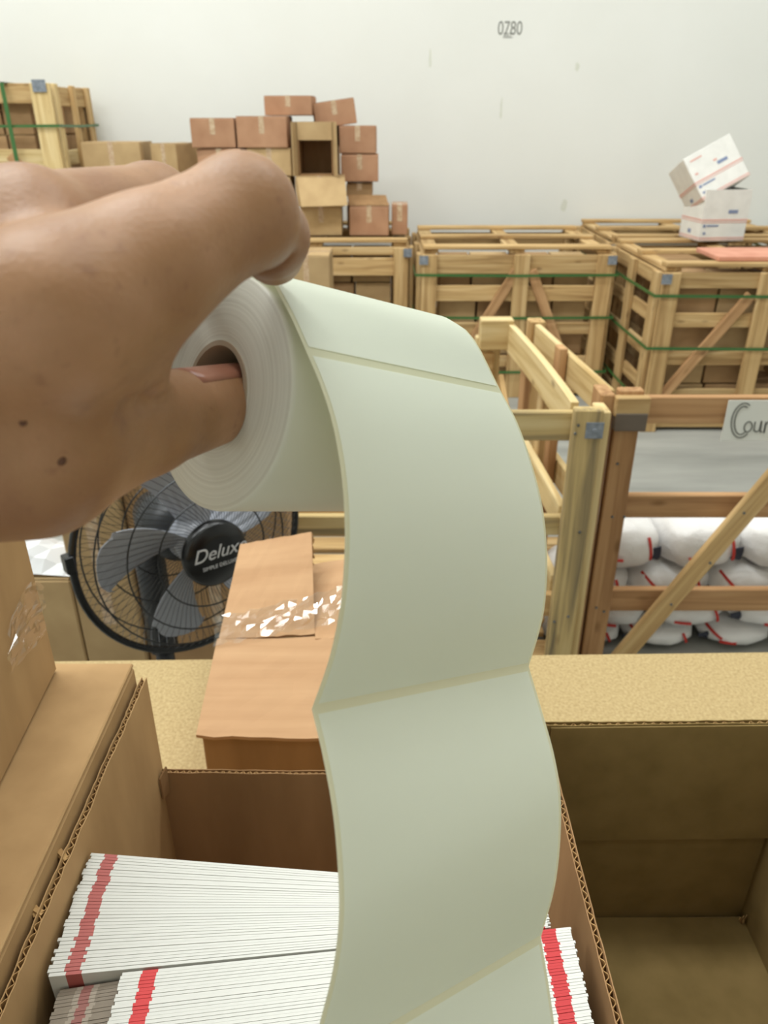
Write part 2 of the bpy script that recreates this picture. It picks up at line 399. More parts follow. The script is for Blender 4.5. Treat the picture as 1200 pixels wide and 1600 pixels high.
def crate(label, cs, z0, z1, front, left=None, right=None, back=None, straps=(), top=True, mats=None, group='slatted wooden crates', corner_plates=True, rt=0.02):
    mats = mats or [M['wood']]
    c = (sum(q[0] for q in cs)/4, sum(q[1] for q in cs)/4)
    r = root('wooden_crate', (c[0], c[1], z0), label, 'crate', group)
    FL, FR, BR, BL = cs
    H = z1-z0
    # square corner posts
    for q in cs:
        sx = math.copysign(1, c[0]-q[0]); sy = math.copysign(1, c[1]-q[1])
        a = Vector((q[0]+sx*0.035, q[1]+sy*0.035, z0)); plank('corner_post', a, a+Vector((0, 0, H)), 0.06, 0.06, (0, -1, 0), random.choice(mats), r)
    side(r, FL, FR, z0, z1, mats=mats, rt=rt, **front)
    std = dict(rails=[(z0+H*f, 0.07) for f in (0.95, 0.72, 0.5, 0.28, 0.06)], posts=[0.04, 0.5, 0.96], diags=[])
    side(r, BL, FL, z0, z1, mats=mats, rt=rt, **(left or std))
    side(r, FR, BR, z0, z1, mats=mats, rt=rt, **(right or std))
    if back != 'none': side(r, BR, BL, z0, z1, mats=mats, rt=rt, **(back or dict(rails=[(z0+H*f, 0.08) for f in (0.95, 0.65, 0.35, 0.06)], posts=[0.04, 0.96], diags=[])))
    for f in (0.1, 0.5, 0.9):
        a = mixz(FL, FR, f); b = mixz(BL, BR, f); plank('base_board', a+Vector((0, 0, z0+0.04)), b+Vector((0, 0, z0+0.04)), 0.1, 0.03, (0, 0, 1), random.choice(mats), r)
    if top:
        for f in (0.0, 0.5, 1.0):
            a = mixz(FL, FR, f*0.92+0.04); b = mixz(BL, BR, f*0.92+0.04)
            plank('top_slat', a+Vector((0, 0, z1+0.011)), b+Vector((0, 0, z1+0.011)), 0.08, 0.02, (0, 0, 1), random.choice(mats), r)
        for f in (0.03, 0.5, 0.97):
            a = mixz(FL, BL, f); b = mixz(FR, BR, f)
            plank('top_slat', a+Vector((0, 0, z1+0.033)), b+Vector((0, 0, z1+0.033)), 0.08, 0.02, (0, 0, 1), random.choice(mats), r)
    for z in straps: strap_loop(r, cs, z)
    if corner_plates:
        m = MB()
        for q, sx in ((FL, 1), (FR, -1)):
            m.box((q[0]-0.024, q[1]-0.047, z1-0.05), (q[0]+0.024, q[1]-0.043, z1-0.004))
        m.build('corner_plate', M['zinc'], r)
    return r
CARTON_MATS = ['carton_a', 'carton_b', 'carton_c']
def carton(label, c, sz, rz=0.0, mat='carton_a', group=None, tape=True, tilt=(0, 0), cat='box', bevel=0.004, name='cardboard_box', tape_face='front'):
    """closed taped carton; c = centre of its underside"""
    r = root(name, c, label, cat, group)
    w, d, h = sz; r.rotation_euler = (tilt[0], tilt[1], rz)
    m = MB(); m.box((-w/2, -d/2, 0), (w/2, d/2, h-0.004))
    me_o = m.build('body', M[mat], origin=(0, 0, 0), bevel=bevel); me_o.parent = r
    f = MB(); g = 0.002
    f.box((-w/2+0.002, -d/2+0.002, h-0.004), (w/2-0.002, -g, h)); f.box((-w/2+0.002, g, h-0.004), (w/2-0.002, d/2-0.002, h))
    o = f.build('flap', M[mat], origin=(0, 0, 0)); o.parent = r
    if tape:
        t = MB(); tw = 0.024
        t.box((-w/2-0.0005, -tw, h), (w/2+0.0005, tw, h+0.0006))
        if tape_face == 'front':
            t.box((-tw*0.6, -d/2-0.0008, h*0.45), (tw*0.6, -d/2-0.0001, h))
            t.box((-tw*0.6, -d/2-0.0008, h), (tw*0.6, 0, h+0.0007))
        o = t.build('packing_tape', M['tape'], origin=(0, 0, 0)); o.parent = r
    return r
ROWN = ['bottom row', 'second row', 'third row', 'top row']; COLN = ['first from the left', 'second from the left', 'third from the left', 'fourth from the left', 'fifth from the left', 'sixth from the left']
def fill(cs, z0, nx, nz, h, label, group, dy=0.03, rows=1, mats=('carton_c', 'carton_b', 'carton_b')):
    FL, FR, BR, BL = cs
    x0 = max(FL[0], BL[0])+0.09; x1 = min(FR[0], BR[0])-0.09; y0 = max(FL[1], FR[1])+0.06
    for k in range(nz):
        x = x0; n = nx
        wds = [random.uniform(0.85, 1.15) for _ in range(n)]; sc = (x1-x0)/sum(wds)
        for i in range(n):
            wd = wds[i]*sc
            if random.random() < 0.04: x += wd; continue
            carton(label % (ROWN[k], COLN[i]), (x+wd/2, y0+0.10+random.uniform(0, 0.012), z0+0.06+k*h), (wd-0.012, 0.24, h-0.006), 0, random.choice(mats), group, tape=False, bevel=0.003)
            x += wd
HC = 0.85
def rails(z0, zs, h=0.065): return [(z0+a, h) for a in zs]
# middle crate
mid = [(0.215, 4.36), (1.235, 4.36), (1.235, 5.26), (0.215, 5.26)]
crate('slatted pine crate of cartons with inverted V braces, middle of the back row', mid, 0, HC-0.045,
      dict(rails=[(0.75, 0.10), (0.595, 0.085), (0.40, 0.065), (0.21, 0.065), (0.05, 0.065)], posts=[0.03, 0.525, 0.97], diags=[(0.50, 0.72, 0.22, 0.22), (0.58, 0.72, 0.83, 0.15)]), straps=(0.70, 0.47, 0.16))
fill(mid, 0, 4, 4, 0.18, 'brown carton in the inverted V braced crate, %s, %s', 'cartons inside the middle crate')
# right crate
rt1 = [(1.345, 3.80), (2.36, 3.80), (2.36, 4.66), (1.345, 4.66)]
crate('slatted pine crate full of cartons at the right, carrying the two white boxes', rt1, 0, HC-0.045,
      dict(rails=[(0.765, 0.075), (0.575, 0.07), (0.385, 0.07), (0.19, 0.07), (0.05, 0.065)], posts=[0.03, 0.49, 0.97], diags=[(0.42, 0.70, 0.03, 0.12), (0.56, 0.70, 0.95, 0.12)]), straps=(0.70, 0.445, 0.17))
fill(rt1, 0, 4, 4, 0.18, 'brown carton in the crate under the white boxes, %s, %s', 'cartons inside the right crate')
for k in range(4):
    for i in range(2):
        carton('brown carton along the left of the white boxes crate, %s, %s' % (ROWN[k], ('nearer', 'farther')[i]), (rt1[0][0]+0.09+0.15, 4.12+i*0.25+0.12, 0.06+k*0.18), (0.3, 0.235, 0.174), 0, random.choice(('carton_c', 'carton_b')), 'cartons inside the right crate', tape=False, bevel=0.003)
rt2 = [(1.36, 4.78), (2.50, 4.78), (2.50, 5.62), (1.36, 5.62)]
crate('slatted pine crate against the wall behind the crate with the white boxes', rt2, 0, HC-0.045,
      dict(rails=[(0.75, 0.08), (0.5, 0.08), (0.25, 0.08)], posts=[0.03, 0.5, 0.97], diags=[]), straps=(0.7,))
# crate under the carton stack
lm = [(-0.92, 4.62), (0.135, 4.62), (0.135, 5.50), (-0.92, 5.50)]
crate('slatted pine crate under the tall heap of loose brown cartons', lm, 0, HC-0.045,
      dict(rails=[(0.782, 0.045), (0.695, 0.10), (0.42, 0.08), (0.2, 0.08)], posts=[0.03, 0.5, 0.965], diags=[]))
fill(lm, 0, 4, 4, 0.18, 'brown carton in the crate under the heap, %s, %s', 'cartons inside the crate under the heap')
# left crates, two high
ll = [(-3.2, 4.62), (-1.0, 4.62), (-1.0, 5.55), (-3.2, 5.55)]
crate('long slatted pine crate at the left hidden below the stacked one', ll, 0, HC-0.045,
      dict(rails=[(0.75, 0.08), (0.5, 0.08), (0.25, 0.08)], posts=[0.03, 0.5, 0.97], diags=[]))
q = atY(56, 130, 4.85)
lu = [(-3.1, 4.85), (q.x+0.06, 4.85), (q.x+0.02, 5.55), (-3.1, 5.55)]
ZT = q.z
r = crate('slatted pine crate with crossed green straps, stacked high at the far left', lu, HC, ZT,
      dict(rails=[(ZT-0.05, 0.10), (ZT-0.38, 0.10), (HC+0.1, 0.1)], posts=[0.03, 0.5, 0.975], diags=[(0.985, ZT-0.72, 0.78, ZT-0.36)], pw=0.11),
      right=dict(rails=[(ZT-0.06, 0.10), (ZT-0.38, 0.08), (HC+0.1, 0.1)], posts=[0.06, 0.52, 0.96], diags=[], pw=0.06), straps=(ZT-0.21,), mats=[M['wood_light'], M['wood']], top=False, corner_plates=False)
sp = atY(12, 180, 4.79); m = MB(); m.box((sp.x-0.011, 4.79, HC), (sp.x+0.011, 4.793, ZT+0.004)); m.box((sp.x-0.011, 4.79, ZT+0.001), (sp.x+0.011, 5.6, ZT+0.004)); m.build('strap', M['strap'], r)
lt = atY(63, 134, 4.81); m = MB(); m.box((lt.x-0.045, 4.808, lt.z-0.03), (lt.x+0.03, 4.8105, lt.z+0.03)); m.build('corner_plate', M['zinc'], r)
for k in range(3):
    carton('brown carton at the right end of the high left crate, %s' % ROWN[k], (lu[1][0]-0.19, 5.33, HC+0.06+k*0.235), (0.24, 0.22, 0.228), 0, 'carton_c', 'cartons inside the high left crate', tape=False)
fill(lu, HC, 6, 3, 0.235, 'brown carton in the high left crate, %s, %s', 'cartons inside the high left crate', mats=('carton_c',))
for k, (a, b, y0, y1, lab) in enumerate([(106, 217, 222, 262, 'wide tan carton beside the high green-strapped crate'), (219, 305, 224, 262, 'tan angled carton between the high crate and the carton heap')]):
    z1 = atY(a, y0, 4.9).z; xa = atY(a, y0, 4.9).x; xb = atY(b, y0, 4.9).x
    base = HC
    hh = (z1-base)/2 - 0.001
    xa = max(xa, q.x+0.16) if k == 0 else xa+0.05
    wd = xb-xa-0.01
    if k == 1: wd -= 0.06
    carton('tan carton supporting the '+('wide one' if k == 0 else 'angled one')+' left of the heap', ((xa+xb)/2, 5.06, base), (wd, 0.3, hh), 0, 'carton_c', None)
    carton(lab, ((xa+xb)/2, 5.06, base+hh+0.001), (wd, 0.28, hh), 0.0 if k == 0 else -0.5, 'carton_b', None)
# heap of cartons on the crate
ZH = HC+0.002
def heap(lab, x0, y0, x1, y1, Y, mat, zb=None, rz=0.0, tilt=0.0, d=0.24):
    A = atY(x0, y1, Y); B = atY(x1, y1, Y); T = atY((x0+x1)/2, y0, Y)
    z0 = A.z if zb is None else zb
    rz = rz+random.uniform(-0.05, 0.05)
    return carton(lab, ((A.x+B.x)/2, Y+d/2, z0), (B.x-A.x-0.008, d, T.z-z0-0.001), rz, mat, 'loose cartons heaped on the crate', tilt=(0, tilt))
YA, YB = 4.72, 5.10
G = {}
def hz(y, Y): return atY(500, y, Y).z
z_a = hz(368, YA)
# row levels
L0 = ZH
L1 = hz(322, YA); L2 = hz(275, YA); L3 = hz(231, YA); L4 = hz(192, YA)
heap('brown carton at the bottom of the heap under the tan one with the drooping flap', 469, 322, 535, 368, YA, 'carton_b', L0)
tk = heap('tan taped carton with drooping flap, below the open one in the heap', 461, 275, 539, 322, YA-0.03, 'carton_b', L1)
heap('rosy carton at the bottom right of the heap under an open lid', 546, 322, 609, 365, YA, 'carton_a', L0)
heap('small pale carton at the bottom right end of the heap', 611, 320, 638, 365, YA+0.05, 'carton_a', L0, d=0.2)
heap('brown carton low in the heap behind the open lid', 541, 286, 583, 322, YA+0.16, 'carton_c', hz(322, YA)+0.04, d=0.2)
heap('brown carton holding up the right column of the heap', 541, 320, 583, 365, YA+0.27, 'carton_c', L0, d=0.2)
heap('rosy carton in the right column of the heap, second from its top', 532, 241, 592, 284, YA+0.14, 'carton_a', d=0.22)
heap('rosy carton on top of the right column of the heap', 530, 196, 589, 240, YA+0.14, 'carton_a', d=0.22)
for k, (zz0, zz1) in enumerate([(L0, L1), (L1, L2)]):
    pass
heap('tan carton left of the drooping one, half behind the hand', 396, 276, 457, 322, YA, 'carton_b', L1)
heap('tan carton at the foot of the heap behind the hand', 392, 322, 459, 368, YA, 'carton_b', L0)
heap('tan taped carton in the heap, directly left of the open one', 388, 231, 459, 275, YA, 'carton_b', L2)
heap('rosy carton in the third layer at the left of the heap', 311, 232, 381, 275, YA, 'carton_a', L2)
heap('brown carton in the second layer at the left of the heap', 305, 276, 381, 322, YA, 'carton_c', L1)
heap('brown carton at the bottom left of the heap', 300, 322, 384, 368, YA, 'carton_c', L0)
heap('rosy carton with creased corner at the upper left end of the heap', 298, 184, 368, 230, YA-0.01, 'carton_a', L3)
heap('rosy taped carton in the upper layer beside the open one', 371, 181, 452, 230, YA-0.01, 'carton_a', L3)
heap('rosy carton at the very top of the heap', 414, 149, 490, 190, YA+0.10, 'carton_a', hz(181, YA-0.01)+0.002, d=0.26)
heap('brown carton behind the open one holding up the top of the heap', 462, 225, 530, 275, YA+0.3, 'carton_c', hz(322, YA)+0.03)
heap('brown carton upright behind the open one in the heap', 468, 190, 532, 228, YA+0.3, 'carton_c')
heap('rosy carton tipped over at the top right of the heap', 489, 156, 556, 197, YA+0.16, 'carton_a', rz=0.12, tilt=-0.13)
# open carton, mouth to the camera
a = atY(459, 273, YA); b = atY(529, 273, YA); t = atY(495, 187, YA)
oc = root('cardboard_box', ((a.x+b.x)/2, YA+0.13, L2+0.002), 'open empty carton with dark mouth facing out, middle of the heap', 'box', 'loose cartons heaped on the crate')
m = MB(); x0, x1, z0, z1, th = a.x+0.03, b.x-0.03, L2+0.002, t.z-0.01, 0.006
zm = atY(495, 219, YA).z
m.box((x0, YA, z0), (x0+th, YA+0.25, z1)); m.box((x1-th, YA, z0), (x1, YA+0.25, z1)); m.box((x0, YA+0.244, z0), (x1, YA+0.25, z1)); m.box((x0, YA, z0), (x1, YA+0.25, z0+th)); m.box((x0, YA, zm), (x1, YA+0.25, zm+th))
m.build('body', M['kraft_dark'], oc)
m = MB(); m.box((x0, YA-0.002, zm), (x1, YA+0.004, z1)); m.build('top_flap', M['carton_b'], oc)
for s in (0, 1):
    m = MB()
    xa = (x0-0.028) if s == 0 else x1; xb = x0 if s == 0 else x1+0.028
    m.hexa([(xa, YA-0.05, z0), (xa+0.006, YA-0.05, z0), (xb, YA+0.01, z0), (xb-0.006, YA+0.01, z0)] + [(xa, YA-0.05, z1), (xa+0.006, YA-0.05, z1), (xb, YA+0.01, z1), (xb-0.006, YA+0.01, z1)] if s == 0 else
           [(xb-0.006, YA-0.05, z0), (xb, YA-0.05, z0), (xa+0.006, YA+0.01, z0), (xa, YA+0.01, z0)] + [(xb-0.006, YA-0.05, z1), (xb, YA-0.05, z1), (xa+0.006, YA+0.01, z1), (xa, YA+0.01, z1)])
    m.build('side_flap', M['carton_b'], oc)
# drooping flap of the tan carton
m = MB(); A = atY(462, 277, YA-0.04); B = atY(537, 277, YA-0.04); C_ = atY(541, 321, YA-0.10); D_ = atY(469, 323, YA-0.10)
m.hexa([D_, C_, C_+Vector((0, 0.005, 0)), D_+Vector((0, 0.005, 0)), A, B, B+Vector((0, 0.005, 0)), A+Vector((0, 0.005, 0))])
o = m.build('drooping_flap', M['carton_b'], tk); 
# open lid on the low rosy carton
m = MB(); A = atY(546, 322, YA); B = atY(608, 322, YA); C_ = atY(603, 306, YA+0.09); D_ = atY(543, 306, YA+0.09)
lid = [o for o in bpy.data.objects if o.get('label') == 'rosy carton at the bottom right of the heap under an open lid'][0]
m.hexa([A+Vector((0, 0, 0.002)), B+Vector((0, 0, 0.002)), C_, D_, A+Vector((0, 0.002, 0.007)), B+Vector((0, 0.002, 0.007)), C_+Vector((0, 0, 0.005)), D_+Vector((0, 0, 0.005))])
m.build('lid_flap', M['kraft_dark'], lid)
# carton in front of the heap's crate
A = atZ(478, 455, 0.0)
b0 = atY(440, 400, 4.1); b1 = atY(514, 400, 4.1)
carton('tan carton standing before the crate under the heap, beside the fingertip', ((b0.x+b1.x)/2, 4.1+0.16, 0.0), (b1.x-b0.x, 0.3, b0.z), 0, 'carton_b')

# ---- white boxes
def white_box(label, c, sz, rz, tilt, opened=False):
    r = root('white_box', c, label, 'box', None); w_, d_, h_ = sz
    r.rotation_mode = 'QUATERNION'; r.rotation_quaternion = (Matrix.Rotation(-0.38 if tilt else 0, 3, 'X') @ Matrix.Rotation(tilt, 3, 'Y') @ Matrix.Rotation(rz, 3, 'Z')).to_quaternion()
    def add(m, n, mat, bevel=0.0):
        o = m.build(n, mat, origin=(0, 0, 0), bevel=bevel); o.parent = r
    if opened:
        m = MB(); t = 0.005
        m.box((-w_/2, -d_/2, 0), (w_/2, d_/2, t)); m.box((-w_/2, -d_/2, t), (-w_/2+t, d_/2, h_)); m.box((w_/2-t, -d_/2, t), (w_/2, d_/2, h_)); m.box((-w_/2+t, -d_/2, t), (w_/2-t, -d_/2+t, h_)); m.box((-w_/2+t, d_/2-t, t), (w_/2-t, d_/2, h_))
        add(m, 'body', M['white_card'])
    else:
        m = MB(); m.box((-w_/2, -d_/2, 0), (w_/2, d_/2, h_)); add(m, 'body', M['white_card'], 0.003)
    e = 0.0012
    def band(z0, z1, mat, n):
        m = MB(); m.box((-w_/2-e, -d_/2-e, z0), (w_/2+e, -d_/2+0.0005, z1)); m.box((-w_/2-e, -d_/2, z0), (-w_/2+0.0005, d_/2, z1)); add(m, n, mat)
    band(h_*0.36, h_*0.375, M['pale_red'], 'red_line'); band(h_*0.40, h_*0.43, M['pale_red'], 'red_line'); band(h_*0.02, h_*0.035, M['pale_red'], 'red_line'); band(h_*0.055, h_*0.075, M['pale_red'], 'red_line')
    for (xa, xb, za, zb) in ((0.05, 0.26, 0.54, 0.61), (-0.46, -0.40, 0.27, 0.33), (-0.38, -0.12, 0.285, 0.32), (-0.44, -0.38, 0.13, 0.18)):
        m = MB(); m.box((xa*w_, -d_/2-e, za*h_), (xb*w_, -d_/2, zb*h_)); add(m, 'blue_print', M['pale_blue'])
    m = MB(); m.box((-w_/2-e, -0.05*d_, 0.12*h_), (-w_/2, 0.1*d_, 0.2*h_)); add(m, 'blue_print', M['pale_blue'])
    if not opened:
        for (xa, xb, za, zb) in ((-0.4, -0.16, 0.86, 0.89), (0.0, 0.07, 0.64, 0.68), (-0.42, -0.36, 0.56, 0.6)):
            m = MB(); m.box((xa*w_, -d_/2-e, za*h_), (xb*w_, -d_/2, zb*h_)); add(m, 'red_print', M['pale_red'])
    return r
ZR = HC+0.0
p = atZ(1072, 383, ZR)
wb = atZ(1110, 378, ZR)
pm = MB(); a = atZ(1088, 394, ZR); pm.box((a.x, 3.82, ZR), (2.3, 4.12, ZR+0.022)); 
o = pm.build('flat_pink_carton', M['pink_flat'], origin=(a.x+0.2, 3.95, ZR), bevel=0.003); props(o, 'flat pinkish red folded carton lying on the right crate in front of the white boxes', 'box')
lowc = (wb.x+0.055, wb.y+0.15, ZR+0.001)
white_box('open white box with red lines standing on the right crate', lowc, (0.262, 0.24, 0.265), 0.12, 0, True)
upc = atY(1122, 304, lowc[1])
white_box('white box with red lines tipped sideways on top of the open white one', (upc.x, upc.y, upc.z+0.0), (0.285, 0.22, 0.25), 0.0, -0.50)

# ================================================================== NEAR CRATES
ZN = HC
def nb(px, py): return atZ(px, py, ZN)
# right near crate (bags, sign)
Bp = nb(985, 615)
Fr = nb(1200, 624)
rb = Vector((0.60, 1.82, 0))
R_FL = (0.575, 1.845); R_FR = (1.62, 1.80); R_BL = (0.50, 2.56); R_BR = (1.66, 2.56)
r = root('wooden_crate', (1.1, 2.2, 0), 'near pine crate of white bags with a paper sign on its front rail', 'crate', 'slatted wooden crates')
crR = r
def zat(px, py, y): return atY(px, py, y).z
YF = 1.82
zz = lambda py: zat(1080, py, YF)
n = Vector((0, -1, 0))
def P2(q, z): return Vector((q[0], q[1], z))
def frontrail(ya, yb, mat, back=0.0):
    z0, z1 = zz(yb), zz(ya); plank('rail', (R_FL[0]+0.02, YF+0.02+back, (z0+z1)/2), (R_FR[0], YF+0.02+back, (z0+z1)/2), z1-z0, 0.022, n, mat, r)
frontrail(622, 664, M['wood_dark']); frontrail(776, 812, M['wood_dark']); frontrail(924, 958, M['wood_dark'])
frontrail(1090, 1130, M['wood_dark'])
# front-left post
plank('post', (0.605, YF-0.005, 0.0), (0.605, YF-0.005, zz(606)), 0.062, 0.03, n, M['wood_dark'], r)
plank('post', (0.548, YF+0.02, 0.0), (0.548, YF+0.02, zz(612)), 0.035, 0.085, n, M['wood_dark'], r)
plank('post', (1.60, YF-0.005, 0.0), (1.60, YF-0.005, zz(610)), 0.08, 0.03, n, M['wood_dark'], r)
plank('post_cap', (0.563, YF-0.03, zz(628)), (0.647, YF-0.03, zz(628)), 0.05, 0.026, n, M['wood'], r)
m = MB(); m.box((0.566, YF-0.046, zz(664)), (0.644, YF-0.0205, zz(637))); m.build('corner_plate', plain('dark_knotted_end', (104, 92, 80), 0.8), r, bevel=0.002)
a = atY(1205, 752, YF-0.03); b = atY(972, 1024, YF-0.03); a2 = a+(a-b)*0.6; b2 = b+(b-a)*0.25
plank('brace', b2, a2, 0.055, 0.02, n, M['wood'], r)
# left side rail (receding) in two boards with a post
A = Vector((0.572, 1.86, ZN-0.045)); B = Vector((0.512, 2.56, ZN-0.045)); MID = A.lerp(B, 0.5)
nl = Vector((-1, -0.1, 0))
plank('side_rail', A, B, 0.085, 0.02, nl, M['wood_light'], r)
plank('side_rail', A+Vector((0, 0, -0.33)), B+Vector((0, 0, -0.33)), 0.085, 0.02, nl, M['wood_light'], r)
plank('post', MID+Vector((-0.025, 0, -ZN+0.045)), MID+Vector((-0.025, 0, 0.06)), 0.05, 0.025, nl, M['wood_dark'], r)
plank('post', B+Vector((0, 0.03, -ZN+0.045)), B+Vector((0, 0.03, 0.05)), 0.06, 0.05, nl, M['wood'], r)
A = Vector((1.60, 1.86, ZN-0.045)); B = Vector((1.60, 2.56, ZN-0.045))
plank('side_rail', A, B, 0.085, 0.02, nl, M['wood_light'], r); plank('side_rail', A+Vector((0, 0, -0.33)), B+Vector((0, 0, -0.33)), 0.085, 0.02, nl, M['wood_light'], r)
plank('post', (1.60, 2.59, 0), (1.60, 2.59, ZN), 0.06, 0.05, nl, M['wood'], r)
for k in range(6):
    y = 2.2+k*0.07; plank('base_board', (0.53, y, 0.02), (1.6, y, 0.02), 0.06, 0.02, (0, 0, 1), M['wood'], r)
# nails on post
m = MB()
for (px, py) in ((965, 725), (957, 808), (976, 808), (932, 950), (944, 956), (1163, 802), (1110, 880), (1049, 945)):
    c = atY(px, py, YF-0.042 if px > 1000 else YF-0.022); m.lathe([(0, 0.004), (0.003, 0.003), (0.003, 0.0)], c+Vector((0, 0.002, 0)), (0, -1, 0), 8)
m.build('nail_head', M['steel'], r)
# sign
sg = MB(); p0 = atY(1139, 688, YF-0.003); p1 = atY(1139, 625, YF-0.003)
sx0 = p1.x; sx1 = sx0+0.16; sz0 = p0.z; sz1 = p1.z-0.001
sg.box((sx0, YF-0.0035, sz0), (sx1, YF-0.0015, sz1)); so = sg.build('paper_sign', M['paper'], r)
def stroke(pts, wd):
    m = MB(); P = [atY(x, y, YF-0.0045) for x, y in pts]
    P = [Vector((q.x, YF-0.0045, q.z)) for q in P]
    for i in range(len(P)-1): m.bar(P[i], P[i+1]+(P[i+1]-P[i])*0.12, wd, 0.0006, (0, -1, 0))
    return m
def arc(cx, cy, rx, ry, a0, a1, n=16, tilt=0.0):
    out = []
    for i in range(n+1):
        a = math.radians(a0+(a1-a0)*i/n); x = math.cos(a)*rx; y = math.sin(a)*ry
        out.append((cx+x-tilt*y, cy+y))
    return out
letters = [arc(1160, 657, 17, 27, -60, -310, tilt=0.15), arc(1160, 657, 12, 22, -65, -305, tilt=0.15), arc(1169, 667, 6, 8, 0, 360, tilt=0.2), [(1180, 659), (1178, 672), (1181, 675), (1186, 673), (1190, 659), (1188, 674), (1191, 675)], [(1197, 659), (1194, 675), (1196, 664), (1201, 659), (1205, 660)]]
mm = MB()
for L_ in letters:
    s_ = stroke(L_, 0.0035); n0 = len(mm.v); mm.v += s_.v; mm.f += [tuple(i+n0 for i in f) for f in s_.f]
mm.build('lettering', M['ink'], so)
# bags
def bag(label, c, sz, rz=0.0, seed=0, stripes=True, roll=0.0):
    rnd = random.Random(seed); a, b_, h = sz[0]/2, sz[1]/2, sz[2]/2
    m = MB(); nu, nv = 26, 15; e1, e2 = 0.55, 0.75
    ph = [rnd.uniform(0, 6) for _ in range(4)]
    def se(x, e): return math.copysign(abs(x)**e, x)
    V = []
    for j in range(nv+1):
        ph_ = -math.pi/2+math.pi*j/nv
        for i in range(nu):
            th = 2*math.pi*i/nu
            k = 1+0.05*math.sin(3*th+ph[0])*math.cos(ph_)+0.03*math.sin(7*th+ph[1]+3*ph_)
            V.append(Vector((a*se(math.cos(ph_), e1)*se(math.cos(th), e2)*k, b_*se(math.cos(ph_), e1)*se(math.sin(th), e2)*k, h*se(math.sin(ph_), 0.8)*(1+0.06*math.sin(5*th+ph[2])))))
    m.v = V
    for j in range(nv):
        for i in range(nu): m.f.append((j*nu+i, j*nu+(i+1) % nu, (j+1)*nu+(i+1) % nu, (j+1)*nu+i))
    rr = root('white_bag', c, label, 'bag', 'white bags in the near crate'); rr.rotation_euler = (0, roll, rz)
    o = m.build('body', M['bag'], origin=(0, 0, 0), smooth=True); o.parent = rr
    o.location.z = h
    if stripes:
        def surf(x, zf):
            # front surface y at x (fraction), z fraction
            ph_ = math.asin(max(-1, min(1, math.copysign(abs(zf)**(1/0.8), zf)))); cx = max(1e-3, math.cos(ph_)**e1)
            ct = max(-1, min(1, x/cx)); ct = math.copysign(abs(ct)**(1/e2), ct); st = math.sqrt(max(0, 1-ct*ct))
            return Vector((a*x, -b_*cx*st**e2*1.06-0.002, h*zf+h))
        s_ = MB()
        for (xa, za, xb, zb) in rnd.sample([(-0.75, 0.75, -0.45, 0.1), (0.5, 0.6, 0.62, -0.4), (-0.2, -0.35, 0.15, -0.55), (-0.5, -0.2, -0.1, -0.25)], 2):
            pts = [surf(xa+(xb-xa)*t/6, za+(zb-za)*t/6) for t in range(7)]
            for i in range(6): s_.bar(pts[i], pts[i+1], 0.008, 0.003, (0, -1, 0))
        o = s_.build('red_line', M['red'], origin=(0, 0, 0)); o.parent = rr
        s_ = MB(); x = rnd.choice((-0.82, 0.75))
        for (dx, za, zb) in ((0, -0.5, 0.1),):
            pts = [surf(x+dx+0.02*math.sin(t), za+(zb-za)*t/4) for t in range(5)]
            for i in range(4): s_.bar(pts[i], pts[i+1], 0.03, 0.003, (0, -1, 0))
        o = s_.build('navy_print', M['navy'], origin=(0, 0, 0)); o.parent = rr
    return rr
zt = zat(1080, 818, 1.95)
bh = 0.135; YBAG = 2.03
names = ['top', 'second', 'third', 'fourth']
cols = [0.66, 0.90, 1.14, 1.38]
rowz = [zat(1080, 892, 1.93), zat(1080, 960, 1.93)+0.0]
zr = [0.268, 0.160, 0.072, 0.004]; bhs = [0.148, 0.106, 0.086, 0.066]
wh = ['leftmost', 'second from the left', 'third from the left', 'fourth from the left']
for k in range(4):
    off = 0.03 if k % 2 == 0 else -0.045
    for i, x in enumerate(cols):
        if k > 1 and i == 3: pass
        bag('white bag with red lines, %s, %s row of the signed crate' % (wh[i], names[k]), (x+off, YBAG, zr[k]), (0.245, 0.24, bhs[k]), random.uniform(-0.08, 0.08), k*10+i)
# left near crate
r = root('wooden_crate', (0.0, 2.15, 0), 'near pine crate with a zinc plate on its post, behind the labels', 'crate', 'slatted wooden crates')
YL = 1.74
zl = lambda py: zat(900, py, YL)
xpa = atY(914, 640, YL).x
plank('post', (xpa+0.005, YL-0.012, 0), (xpa+0.005, YL-0.012, zl(635)), 0.068, 0.03, n, M['wood_grey'], r)
plank('post', (xpa+0.045, YL+0.02, 0), (xpa+0.045, YL+0.02, zl(640)), 0.03, 0.07, n, M['wood_light'], r)
c = atY(929, 673, YL-0.03); m = MB(); m.box((c.x-0.021, YL-0.0305, c.z-0.02), (c.x+0.021, YL-0.0275, c.z+0.02)); m.lathe([(0, 0.006), (0.003, 0.005), (0.003, 0)], (c.x, YL-0.030, c.z), (0, -1, 0), 10); m.build('corner_plate', M['zinc'], r)
m = MB()
for (px, py) in ((904, 665), (899, 678), (906, 832), (866, 972), (888, 964)):
    c = atY(px, py, YL-0.029); m.lathe([(0, 0.004), (0.003, 0.003), (0.003, 0.0)], c+Vector((0, 0.002, 0)), (0, -1, 0), 8)
m.build('nail_head', M['steel'], r)
XL0 = -0.58
for (ya, yb, mt) in ((645, 690, 'wood_grey'), (808, 838, 'wood_grey'), (930, 965, 'wood')):
    z0, z1 = zl(yb), zl(ya); plank('rail', (XL0, YL+0.015, (z0+z1)/2), (xpa-0.01, YL+0.015, (z0+z1)/2), z1-z0, 0.022, n, M[mt], r)
plank('post', (XL0, YL-0.012, 0), (XL0, YL-0.012, ZN), 0.08, 0.03, n, M['wood_grey'], r)
far = nb(776, 502); fx, fy = far.x+0.0, far.y
